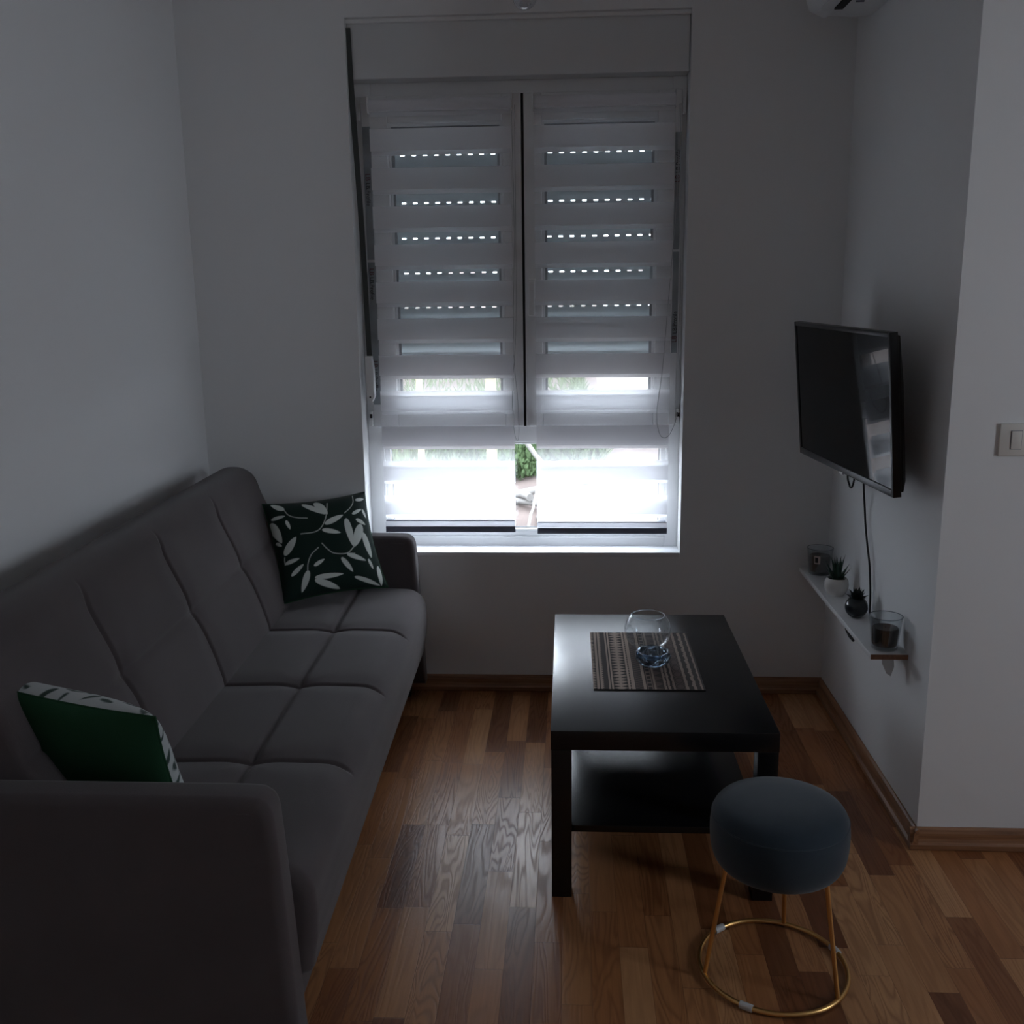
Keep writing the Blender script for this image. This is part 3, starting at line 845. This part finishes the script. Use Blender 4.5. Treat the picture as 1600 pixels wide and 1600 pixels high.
# ------------------------------------------------------------------ pillows
LEAVES = [(0.169, 0.89, 0.068, 0.978, 0.35), (0.024, 0.812, 0.161, 0.818, 0.2), (0.157, 0.768, 0.177, 0.67, 0.25), (0.011, 0.784, 0.067, 0.557, 0.25), (0.011, 0.581, 0.061, 0.529, 0.3), (0.069, 0.435, 0.214, 0.584, 0.26), (0.058, 0.351, 0.203, 0.371, 0.2), (0.099, 0.224, 0.23, 0.309, 0.2), (0.262, 0.241, 0.176, 0.05, 0.22), (0.322, 0.274, 0.43, 0.327, 0.22), (0.311, 0.162, 0.58, 0.156, 0.14), (0.307, 0.142, 0.536, 0.016, 0.18), (0.347, 0.934, 0.535, 0.771, 0.18), (0.471, 0.943, 0.554, 0.768, 0.32), (0.506, 0.667, 0.702, 0.743, 0.2), (0.468, 0.615, 0.635, 0.559, 0.2), (0.72, 0.704, 0.728, 0.408, 0.18), (0.867, 0.629, 0.738, 0.406, 0.26), (0.795, 0.742, 0.914, 0.795, 0.2), (0.823, 0.687, 0.922, 0.627, 0.28), (0.872, 0.904, 0.974, 0.916, 0.3), (0.647, 0.343, 0.825, 0.258, 0.18), (0.589, 0.317, 0.673, 0.162, 0.2), (0.87, 0.542, 0.896, 0.282, 0.2), (0.855, 0.274, 0.884, 0.171, 0.22), (0.95, 0.203, 0.938, 0.01, 0.2), (0.681, 0.112, 0.925, 0.012, 0.12), (0.926, 0.793, 0.952, 0.701, 0.25)]
STEMS = [[(0.158, 0.936), (0.19, 0.828), (0.261, 0.78), (0.357, 0.757)], [(0.585, 0.909), (0.538, 0.756), (0.475, 0.65), (0.399, 0.605), (0.265, 0.605)], [(0.86, 0.972), (0.84, 0.88), (0.792, 0.815), (0.72, 0.762)], [(0.398, 0.447), (0.319, 0.388), (0.272, 0.31), (0.255, 0.242)], [(0.439, 0.483), (0.479, 0.419), (0.534, 0.368), (0.649, 0.35), (0.734, 0.407)], [(0.662, 0.347), (0.725, 0.337)], [(0.065, 0.414), (0.059, 0.386), (0.057, 0.344)]]


def leafmask(n, leaves, stems):
    g_ = np.linspace(0, 1, n + 1); U, V = np.meshgrid(g_, g_); out = np.zeros_like(U)
    for x0, y0, x1, y1, w in leaves:
        dx, dy = x1 - x0, y1 - y0; L = math.hypot(dx, dy); tx, ty = dx / L, dy / L
        a = ((U - x0) * tx + (V - y0) * ty) / L; b = (-(U - x0) * ty + (V - y0) * tx) / L
        ac = np.clip(a, 0, 1)
        hw = w * 1.18 * np.sqrt(ac) * (1 - ac) ** 0.75 * 1.3
        sd = (hw - np.abs(b)) * L * n
        out = np.maximum(out, np.where((a > 0) & (a < 1), np.clip(sd + 0.5, 0, 1), 0))
    for st in stems:
        c = catmull([(a, b, 0) for a, b in st], 12) if len(st) > 2 else [Vector((*st[0], 0)), Vector((*st[1], 0))]
        for p_, q_ in zip(c, c[1:]):
            d = q_ - p_; L2 = max(d.length_squared, 1e-9)
            t = np.clip(((U - p_.x) * d.x + (V - p_.y) * d.y) / L2, 0, 1)
            dist = np.hypot(U - p_.x - t * d.x, V - p_.y - t * d.y)
            out = np.maximum(out, 0.75 * np.clip((0.0045 - dist) * n + 0.5, 0, 1))
    return out


def pillow(name, label, size, hs, shear, tf, tb_, front, back, mfront, mback, mats_loc, n=220):
    r = thing(name, (0, 0, 0), label, 'cushion')
    g_ = np.linspace(-1, 1, n + 1)

    def surf(sgn, T):
        vs = []
        for v in g_:
            for u in g_:
                pu, pv = abs(u), abs(v)
                k = (1 - 0.075 * (1 - pv ** 2) * pu ** 3), (1 - 0.075 * (1 - pu ** 2) * pv ** 3)   # sides curve inwards
                h = T * ((1 - pu ** 3.2) * (1 - pv ** 3.2)) ** 0.6
                h += 0.0025 * math.sin(7 * u + 3 * v) * (1 - pu) * (1 - pv) + 0.004 * math.sin(11 * v + 5 * u * u) * max(0, pu - 0.6) * (1 - pu)
                vs.append((u * k[0] * size / 2 - shear * v * size / 2, -sgn * h if sgn > 0 else h, v * k[1] * size * hs / 2))
        fs = [(j * (n + 1) + i, j * (n + 1) + i + 1, (j + 1) * (n + 1) + i + 1, (j + 1) * (n + 1) + i) for j in range(n) for i in range(n)]
        return vs, fs
    for nm, sgn, T, msk, m in (('front_panel', 1, tf, front, mfront), ('back_panel', -1, tb_, back, mback)):
        vs, fs = surf(sgn, T)
        o = MB().add(vs, fs).build(nm, m, r, smooth=True, fixn=False, angle=3)
        if msk is not None:
            mk = msk if sgn > 0 else msk[:, ::-1]
            set_attr(o.data, 'print', mk.ravel())
    # piping seam round the edge
    pts = []
    for u, v in [(t, -1) for t in np.linspace(-1, 1, 24)[:-1]] + [(1, t) for t in np.linspace(-1, 1, 24)[:-1]] + [(-t, 1) for t in np.linspace(-1, 1, 24)[:-1]] + [(-1, -t) for t in np.linspace(-1, 1, 24)[:-1]]:
        pu, pv = abs(u), abs(v)
        pts.append((u * (1 - 0.075 * (1 - pv ** 2) * pu ** 3) * size / 2 - shear * v * size / 2, 0, v * (1 - 0.075 * (1 - pu ** 2) * pv ** 3) * size * hs / 2))
    MB().tube(pts, 0.002, 6, closed=True)  .build('seam', M['green'], r, smooth=True)
    r.matrix_world = mats_loc
    return r


def frame_mat(cen, az, tilt, roll):
    n_ = Vector((math.cos(az) * math.cos(tilt), math.sin(az) * math.cos(tilt), math.sin(tilt)))
    rr = Vector((0, 0, 1)).cross(n_).normalized(); uu = n_.cross(rr)
    c_, s_ = math.cos(roll), math.sin(roll); a = c_ * rr + s_ * uu; b = -s_ * rr + c_ * uu
    y = -n_
    return Matrix(((a.x, y.x, b.x, cen[0]), (a.y, y.y, b.y, cen[1]), (a.z, y.z, b.z, cen[2]), (0, 0, 0, 1)))


GP = attr_mat('leaf_print_on_green', 'print', [(0.0, (0.008, 0.022, 0.017)), (1.0, (0.62, 0.66, 0.62))])
WP = attr_mat('leaf_print_on_white', 'print', [(0.0, (0.42, 0.45, 0.45)), (1.0, (0.01, 0.035, 0.025))])
WH = mat('off_white_cotton', (0.5, 0.52, 0.5), 0.9)
NP = 220
LM = leafmask(NP, LEAVES, STEMS)
pillow('throw_pillow', 'dark green throw pillow with a white leaf print leaning in the far sofa corner', 0.372, 1.0, 0.0, 0.052, 0.045, LM, LM, GP, WP,
       frame_mat((0.478, -0.222, 0.622), -1.086, 0.60, 0.026), NP)
small = []
for k in range(230):
    x, y = rng.random(2); a = rng.random() * 6.28; L = 0.04 + 0.05 * rng.random()
    small.append((x, y, x + L * math.cos(a), y + L * math.sin(a), 0.26))
LM2 = leafmask(NP, small, [])
pillow('throw_pillow', 'plain green backed throw pillow with a white leaf front against the near armrest', 0.475, 0.76, -0.14, 0.10, 0.030, LM2, None, WP, M['green'],
       frame_mat((0.368, -1.852, 0.590), 1.36, 0.26, 0.12) , NP)

# ------------------------------------------------------------------ television
tv = thing('television', (2.121, -0.622, 1.165), 'wall-mounted black flat screen television turned towards the sofa', 'television')
yaw, tilt, roll = -0.115, 0.095, -0.006
n_ = Vector((-math.cos(yaw) * math.cos(tilt), math.sin(yaw) * math.cos(tilt), -math.sin(tilt)))
rr = Vector((-math.sin(yaw), -math.cos(yaw), 0)); uu = n_.cross(rr) * -1
if uu.z < 0: uu = -uu
a = math.cos(roll) * rr + math.sin(roll) * uu; b = -math.sin(roll) * rr + math.cos(roll) * uu
y = a.cross(b) * -1
tv.matrix_world = Matrix(((a.x, -n_.x, b.x, 2.121), (a.y, -n_.y, b.y, -0.622), (a.z, -n_.z, b.z, 1.165), (0, 0, 0, 1)))
Wt, Ht = 0.73, 0.43
fr = MB(); e = 0.012; eb = 0.02
fr.box((-Wt / 2, 0, -Ht / 2), (-Wt / 2 + e, 0.022, Ht / 2)).box((Wt / 2 - e, 0, -Ht / 2), (Wt / 2, 0.022, Ht / 2)).box((-Wt / 2 + e, 0, -Ht / 2), (Wt / 2 - e, 0.022, -Ht / 2 + eb)).box((-Wt / 2 + e, 0, Ht / 2 - e), (Wt / 2 - e, 0.022, Ht / 2))
fr.build('bezel', M['tvframe'], tv, bevel=0.0015)
bx('screen', (-Wt / 2 + e, 0.003, -Ht / 2 + eb), (Wt / 2 - e, 0.006, Ht / 2 - e), M['screen'], tv)
hb = [(-0.355, -0.205), (0.355, -0.205), (0.355, 0.205), (-0.355, 0.205)]; hb2 = [(-0.30, -0.19), (0.30, -0.19), (0.30, 0.07), (-0.30, 0.07)]
vs = [(x, 0.0225, z) for x, z in hb] + [(x, 0.032, z) for x, z in hb] + [(x, 0.062, z) for x, z in hb2]
fs = [(0, 1, 2, 3), (0, 4, 5, 1), (1, 5, 6, 2), (2, 6, 7, 3), (3, 7, 4, 0), (4, 8, 9, 5), (5, 9, 10, 6), (6, 10, 11, 7), (7, 11, 8, 4), (11, 10, 9, 8)]
MB().add(vs, fs).build('rear_housing', M['tvback'], tv, bevel=0.003)
bx('brand_mark', (-0.012, -0.0012, -Ht / 2 - 0.004), (0.012, 0.004, -Ht / 2 + 0.003), M['logo'], tv)
MB().box((-0.09, 0.0625, -0.09), (0.05, 0.069, 0.11)).box((-0.04, 0.069, -0.03), (0.0, 0.13, 0.03)).build('wall_bracket', M['feet'], tv)

# power cable down the wall
pc = MB()
P1 = catmull([(2.235, -0.50, 1.00), (2.245, -0.49, 0.90), (2.262, -0.465, 0.80), (2.264, -0.475, 0.755), (2.262, -0.515, 0.70), (2.264, -0.545, 0.64), (2.2665, -0.562, 0.56), (2.2668, -0.566, 0.497)], 8)
pc.tube(P1, 0.0032, 8)
P0 = catmull([(2.22, -0.42, 0.99), (2.22, -0.40, 0.905), (2.225, -0.405, 0.875), (2.225, -0.425, 0.868), (2.225, -0.45, 0.885), (2.23, -0.47, 0.96)], 8)
pc.tube(P0, 0.003, 8)
P2 = catmull([(2.255, -0.49, 0.46), (2.25, -0.40, 0.44), (2.25, -0.365, 0.405), (2.25, -0.38, 0.38), (2.25, -0.42, 0.372)], 8)
pc.tube(P2, 0.003, 8)
pc.tube([(2.25, -0.40, 0.378), (2.252, -0.425, 0.372), (2.255, -0.455, 0.367)], [0.004, 0.006, 0.004], 10)
tag(pc.build('power_cable', M['cable'], smooth=True), 'black power cable hanging from the television down behind the wall shelf', 'cable')

# ------------------------------------------------------------------ wall shelf
SZ = 0.492
shf = thing('wall_shelf', (XR, -0.915, SZ), 'narrow white wall shelf with a raw brown end below the television', 'shelf')
bx('shelf_board', (-0.104, 0.002, -0.016), (-0.0005, 0.905, 0.0), M['shelf'], shf, bevel=0.0015)
MB().add([(-0.103, 0.0, -0.001), (-0.001, 0.0, -0.001), (-0.001, 0.0, -0.0155), (-0.103, 0.0, -0.0155), (-0.103, 0.0015, -0.001), (-0.001, 0.0015, -0.001), (-0.001, 0.0015, -0.0155), (-0.103, 0.0015, -0.0155)],
         [(0, 1, 2, 3), (7, 6, 5, 4), (0, 4, 5, 1), (1, 5, 6, 2), (2, 6, 7, 3), (3, 7, 4, 0)]).build('raw_board_edge', M['rawedge'], shf)
for yy in (0.035, 0.80):
    vs = [(-0.062, yy, -0.0165), (-0.03, yy, -0.0165), (-0.026, yy, -0.05), (-0.034, yy, -0.078), (-0.046, yy, -0.07), (-0.060, yy, -0.04)]
    vs2 = [(x_, y_ + 0.003, z_) for x_, y_, z_ in vs]
    MB().add(vs + vs2, [tuple(range(6)), tuple(reversed(range(6, 12)))] + [(i, 6 + i, 6 + (i + 1) % 6, (i + 1) % 6) for i in range(6)]).box((-0.07, yy, -0.018), (-0.002, yy + 0.02, -0.0162)).build('shelf_bracket', M['steel'], shf)


def candle(loc, label, wax, waxh, lab):
    r = thing('jar_candle', loc, label, 'candle')
    MB().lathe([(0.0, 0.0), (0.033, 0.0), (0.036, 0.004), (0.0405, 0.05), (0.0455, 0.094), (0.0455, 0.0955), (0.0435, 0.0955), (0.0385, 0.05), (0.034, 0.011), (0.0, 0.010)], seg=48, cap0=False, cap1=False).build('glass_jar', M['glass'], r, smooth=True)
    MB().lathe([(0.001, 0.0115), (0.0325, 0.0115), (0.0335, 0.016), (0.0365, waxh - 0.006), (0.034, waxh), (0.001, waxh - 0.003)], seg=40).build('wax', wax, r, smooth=True)
    MB().tube([(0.0, 0, waxh - 0.004), (0.0005, 0, waxh + 0.003)], 0.0008, 6).build('wick', M['palewood'], r)
    MB().tube([(0.0448 * math.cos(q), 0.0448 * math.sin(q), 0.0952) for q in np.linspace(0, 2 * PI, 49)[:-1]], 0.0011, 6, closed=True).build('jar_rim', M['bluerim'], r, smooth=True)
    if lab:
        mb = MB()
        for i in range(6):
            a0_ = -2.25 + i * 0.08; a1_ = a0_ + 0.08
            q = lambda a_, z_: ((0.0365 + (z_ - 0.0) * 0.095 + 0.0018) * math.cos(a_), (0.0365 + z_ * 0.095 + 0.0018) * math.sin(a_), z_)
            mb.add([q(a0_, 0.045), q(a1_, 0.045), q(a1_, 0.074), q(a0_, 0.074)], [(0, 1, 2, 3)])
        lo = mb.build('paper_label', M['paper'], r)
        mb = MB()
        for i in range(3):
            a0_ = -2.18 + i * 0.08; a1_ = a0_ + 0.08
            q = lambda a_, z_: ((0.0368 + z_ * 0.095 + 0.0022) * math.cos(a_), (0.0368 + z_ * 0.095 + 0.0022) * math.sin(a_), z_)
            mb.add([q(a0_, 0.050), q(a1_, 0.050), q(a1_, 0.069), q(a0_, 0.069)], [(0, 1, 2, 3)])
        mb.build('label_picture', M['ink'], lo)
    return r


M['bluerim'] = mat('glass_rim', (0.35, 0.4, 0.45), 0.1, trans=0.5)
candle((2.222, -0.10, SZ), 'clear glass jar candle with a pale label at the window end of the shelf', M['waxgrey'], 0.068, True)
candle((2.224, -0.862, SZ), 'clear glass jar candle with dark wax at the near end of the shelf', M['waxdark'], 0.062, False)


def spike(mb, base, tip, w, th):
    b, t = Vector(base), Vector(tip); d = (t - b); s_ = d.cross(Vector((0, 0, 1))).normalized(); nrm = s_.cross(d).normalized()
    vs = []; K = 7
    bend = Vector((0, 0, 0.12 * d.length))
    for k in range(K):
        u = k / (K - 1); c_ = b + d * u + bend * (u * u - u) * -1.0 * 0.4; ww = w * (1 - u ** 1.6) * (0.75 + 0.5 * math.sin(PI * min(u * 1.4, 1))) + 0.0002
        vs += [c_ - s_ * ww, c_ - nrm * th * (1 - u), c_ + s_ * ww, c_ + nrm * th * 0.4 * (1 - u)]
    fs = [(k * 4 + i, k * 4 + (i + 1) % 4, (k + 1) * 4 + (i + 1) % 4, (k + 1) * 4 + i) for k in range(K - 1) for i in range(4)]
    mb.add(vs, fs + [(0, 1, 2, 3), tuple(4 * (K - 1) + i for i in (3, 2, 1, 0))])


pot = thing('potted_aloe', (2.218, -0.352, SZ), 'spiky green aloe in a round white ceramic pot on the wall shelf', 'potted plant')
MB().lathe([(0.001, 0.0), (0.024, 0.0), (0.031, 0.008), (0.0375, 0.022), (0.039, 0.036), (0.0365, 0.05), (0.0315, 0.058), (0.0295, 0.058), (0.034, 0.049), (0.001, 0.047)], seg=48).build('pot', M['ceramic'], pot, smooth=True)
MB().lathe([(0.001, 0.051), (0.0325, 0.0495)], seg=24, cap0=False).build('soil', M['soil'], pot)
lf = MB()
for k in range(9):
    an = k * 2 * PI / 9 + 0.3; spike(lf, (0.008 * math.cos(an), 0.008 * math.sin(an), 0.05), (0.044 * math.cos(an), 0.044 * math.sin(an), 0.102 + 0.012 * math.sin(k * 2.3)), 0.0085, 0.005)
for k in range(7):
    an = k * 2 * PI / 7; spike(lf, (0.004 * math.cos(an), 0.004 * math.sin(an), 0.05), (0.024 * math.cos(an), 0.024 * math.sin(an), 0.13 + 0.01 * math.cos(k * 1.9)), 0.0085, 0.005)
for k in range(3):
    an = k * 2.1; spike(lf, (0, 0, 0.05), (0.008 * math.cos(an), 0.008 * math.sin(an), 0.13), 0.0045, 0.003)
lf.build('leaves', M['aloe'], pot, smooth=True)

pot2 = thing('potted_succulent', (2.219, -0.588, SZ), 'small blackish rosette succulent in a round dark glossy pot on the wall shelf', 'potted plant')
pr = [(0.001, 0.0)] + [(0.0345 * math.cos(t), 0.033 + 0.0345 * math.sin(t)) for t in np.linspace(-1.25, 0.98, 18)] + [(0.017, 0.0605), (0.001, 0.058)]
MB().lathe(pr, seg=44).build('pot', M['darkpot'], pot2, smooth=True)
lf = MB()
for ring, (nn, rr_, zz, ll) in enumerate(((7, 0.036, 0.071, 0.014), (6, 0.026, 0.086, 0.014), (4, 0.014, 0.094, 0.013))):
    for k in range(nn):
        an = k * 2 * PI / nn + ring * 0.4
        spike(lf, (0.003 * math.cos(an), 0.003 * math.sin(an), 0.058), (rr_ * math.cos(an), rr_ * math.sin(an), zz), ll, 0.005)
lf.build('leaves', M['succ'], pot2, smooth=True)

# ------------------------------------------------------------------ light switch, air conditioner, bulb
sw = thing('light_switch', (2.438, YC, 1.117), 'cream rocker light switch on the white wall at the right edge', 'switch')
bx('switch_plate', (-0.041, -0.007, -0.041), (0.041, -0.0003, 0.041), M['switch'], sw, bevel=0.003)
bx('rocker', (-0.0125, -0.010, -0.0225), (0.0125, -0.0076, 0.0225), M['switch'], sw, bevel=0.0015)
MB().box((-0.0137, -0.0078, -0.0237), (0.0137, -0.0070, 0.0237)).build('rocker_gap', M['rail'], sw)

ac = thing('air_conditioner', (XR, -0.56, 2.31), 'white wall-mounted air conditioner just visible at the top right', 'air conditioner')
# body cross-section in x,z (x negative = into the room)
sec = [(-0.001, 0.0), (-0.001, 0.28), (-0.14, 0.28), (-0.185, 0.26), (-0.205, 0.2), (-0.208, 0.06), (-0.195, 0.018), (-0.15, -0.004), (-0.13, 0.004), (-0.06, -0.002)]
n = len(sec); y0_, y1_ = -0.42, 0.40
vs = [(x_, y0_, z_) for x_, z_ in sec] + [(x_, y1_, z_) for x_, z_ in sec]
MB().add(vs, [(i, (i + 1) % n, n + (i + 1) % n, n + i) for i in range(n)] + [tuple(range(n)), tuple(reversed(range(n, 2 * n)))]).build('unit_body', M['ac'], ac, bevel=0.006)
MB().box((-0.145, -0.38, -0.0065), (-0.120, 0.28, 0.012)).build('air_outlet', M['blackgap'], ac)
MB().box((-0.185, -0.38, -0.005), (-0.149, 0.30, -0.001)).build('louver', M['ac'], ac, bevel=0.001)
MB().box((-0.102, 0.20, -0.006), (-0.078, 0.205, -0.002)).build('seam_mark', M['rail'], ac)

bu = thing('pendant_bulb', (1.226, -0.9, 2.205), 'clear glass bulb hanging from the ceiling at the top edge', 'light bulb')
pr = [(0.0005, -0.032)] + [(0.0305 * math.cos(t), 0.0305 * math.sin(t)) for t in np.linspace(-1.4, 0.9, 18)] + [(0.014, 0.045), (0.013, 0.055)]
MB().lathe(pr, seg=36, cap0=False).build('glass_bulb', M['bulb'], bu, smooth=True)
MB().lathe([(0.014, 0.052), (0.017, 0.056), (0.017, 0.10), (0.006, 0.11)], seg=24).build('lamp_socket', M['pvc'], bu, smooth=True)
MB().tube([(0, 0, 0.105), (0, 0, ZC - 2.205)], 0.003, 8).build('cord', M['pvc'], bu)

# ------------------------------------------------------------------ outside


def gz(x, y):
    return -0.42 + max(0, y - 4.6) * 0.075 + max(0, y - 7.5) * 0.06 + 0.05 * math.sin(1.3 * x + 0.7 * y) + 0.025 * math.sin(4.1 * x - 2.7 * y)


gnd = MB()
nx, ny = 110, 110
vs, fs = smoothgrid(nx, ny, lambda u, v: (-9 + 22 * u, 0.31 + 22 * v * v + 0.5 * v, gz(-9 + 22 * u, 0.31 + 22 * v * v + 0.5 * v) + 0.02 * (rng.random() - 0.5)))
tag(gnd.add(vs, fs).build('garden_ground', M['earth'], smooth=True, fixn=False), 'reddish bare soil of the garden outside the window', 'ground', kind='structure')


def log(name, p0, p1, r, m, label, group=None, cat='branch'):
    p0, p1 = Vector(p0), Vector(p1); k = 7; pts = []
    for i in range(k):
        t = i / (k - 1); q = p0.lerp(p1, t); q += Vector((rng.normal(), rng.normal(), rng.normal())) * r * 0.25; pts.append(q)
    return tag(MB().tube(pts, [r * (1 - 0.25 * i / (k - 1)) for i in range(k)], 12).build(name, m, smooth=True), label, cat, group)


def on(x, y, r): return (x, y, gz(x, y) + r)


log('branch', on(0.55, 5.15, 0.05), on(1.9, 5.9, 0.10), 0.04, M['bark'], 'thick bleached branch lying across the soil behind the others')
log('branch', on(0.45, 5.55, 0.05), on(1.6, 4.7, 0.08), 0.032, M['bark'], 'white branch lying diagonally over the pile')
log('branch', on(0.62, 5.65, 0.09), on(0.98, 5.1, 0.12), 0.045, M['bark'], 'short grey stump beside the branch pile')
log('branch', on(0.7, 4.35, 0.02), on(1.15, 4.05, 0.04), 0.014, M['palewood'], 'thin pale stick lying nearest the window')
log('branch', on(0.78, 3.85, 0.02), on(1.05, 4.4, 0.04), 0.013, M['palewood'], 'thin pale stick crossing the nearest one')
log('branch', on(0.98, 4.6, 0.02), on(1.04, 5.1, 0.2), 0.014, M['bark'], 'thin stick leaning on the white branch')
log('branch', (0.885, 6.0, 0.09), (1.27, 5.75, -0.40), 0.026, M['palewood'], 'pale leaning pole in front of the shrubs')
bxo = bx('concrete_slab', (0, 0, 0), (1.3, 0.35, 0.09), M['palewood'], bevel=0.01, loc=(1.08, 4.6, gz(1.3, 4.6) - 0.03)); bxo.rotation_euler = (0, 0, 0.12)
tag(bxo, 'pale concrete slab lying on the soil beside the branches', 'slab')
bxo = bx('grey_board', (0, 0, 0), (0.7, 0.2, 0.05), M['bark'], bevel=0.006, loc=(0.62, 7.35, gz(0.9, 7.4) + 0.03)); bxo.rotation_euler = (0.15, 0.1, -0.35)
tag(bxo, 'weathered grey board lying among the green plants', 'board')


def tuft(name, n, region, size, m, label, cat, kind=None, hh=0.4):
    mb = MB()
    for _ in range(n):
        x, y, z = region(); a = rng.random() * 6.28; t = rng.random() * 0.9; s_ = size * (0.6 + 0.8 * rng.random())
        d = Vector((math.cos(a) * math.sin(t), math.sin(a) * math.sin(t), math.cos(t))); w_ = d.cross(Vector((math.sin(a), -math.cos(a), 0.3))).normalized() * s_ * hh * 0.5
        b = Vector((x, y, z)); mb.add([b, b + d * s_ * 0.5 + w_, b + d * s_, b + d * s_ * 0.5 - w_], [(0, 1, 2, 3)])
    return tag(mb.build(name, m, fixn=False), label, cat, kind=kind)


def hill():
    y = 6.3 + 10 * rng.random() ** 1.4; x = 0.16 * (y) * (rng.random() * 2.2 - 0.9) + 0.3
    if y > 8.2: x = min(x, 1.5 - 0.1 * rng.random())
    return x, y, gz(x, y) - 0.01


tuft('garden_grass', 9000, hill, 0.17, M['grass'], 'bright green grass covering the slope outside', 'grass', 'stuff', 0.12)


def ball(cx_, cy_, r):
    def f():
        v = Vector((rng.normal(), rng.normal(), rng.normal())).normalized() * r * (0.5 + 0.5 * rng.random())
        return cx_ + v.x, cy_ + v.y, gz(cx_, cy_) + r * 0.5 + v.z * 0.75
    return f


for (x_, y_, r_, lb) in ((0.78, 6.35, 0.33, 'low dark green shrub seen through the gap between the blinds'), (1.35, 6.6, 0.36, 'low green shrub behind the right blind'), (0.15, 6.9, 0.4, 'low green shrub behind the left blind'), (0.62, 7.9, 0.36, 'bright green shrub farther up the slope')):
    tuft('shrub', 2200, ball(x_, y_, r_), 0.05, M['leafg'], lb, 'shrub', None, 0.55)
for x_, w_, lb in ((0.06, 0.05, 'thin cream fence post left of its pair'), (0.665, 0.085, 'thick cream fence post right of its pair')):
    o = bx('fence_post', (-w_ / 2, -0.03, -0.2), (w_ / 2, 0.03, 1.5), M['post'], bevel=0.005, loc=(x_, 4.9, gz(x_, 4.9))); tag(o, lb, 'post')
o = bx('garden_wall', (0, 0, -0.4), (3.5, 0.25, 1.6), M['render'], loc=(1.65, 8.4, gz(1.7, 8.4))); tag(o, 'white rendered garden wall beyond the right blind', 'wall')
o = bx('added_terrace', (0, 0, -0.1), (6, 9, 0), M['facade'], loc=(XE + 0.25, -7, -0.2)); tag(o, 'unseen pale terrace added outside the added side window', 'terrace', kind='structure')  # unseen terrace, added along with the side window for its daylight
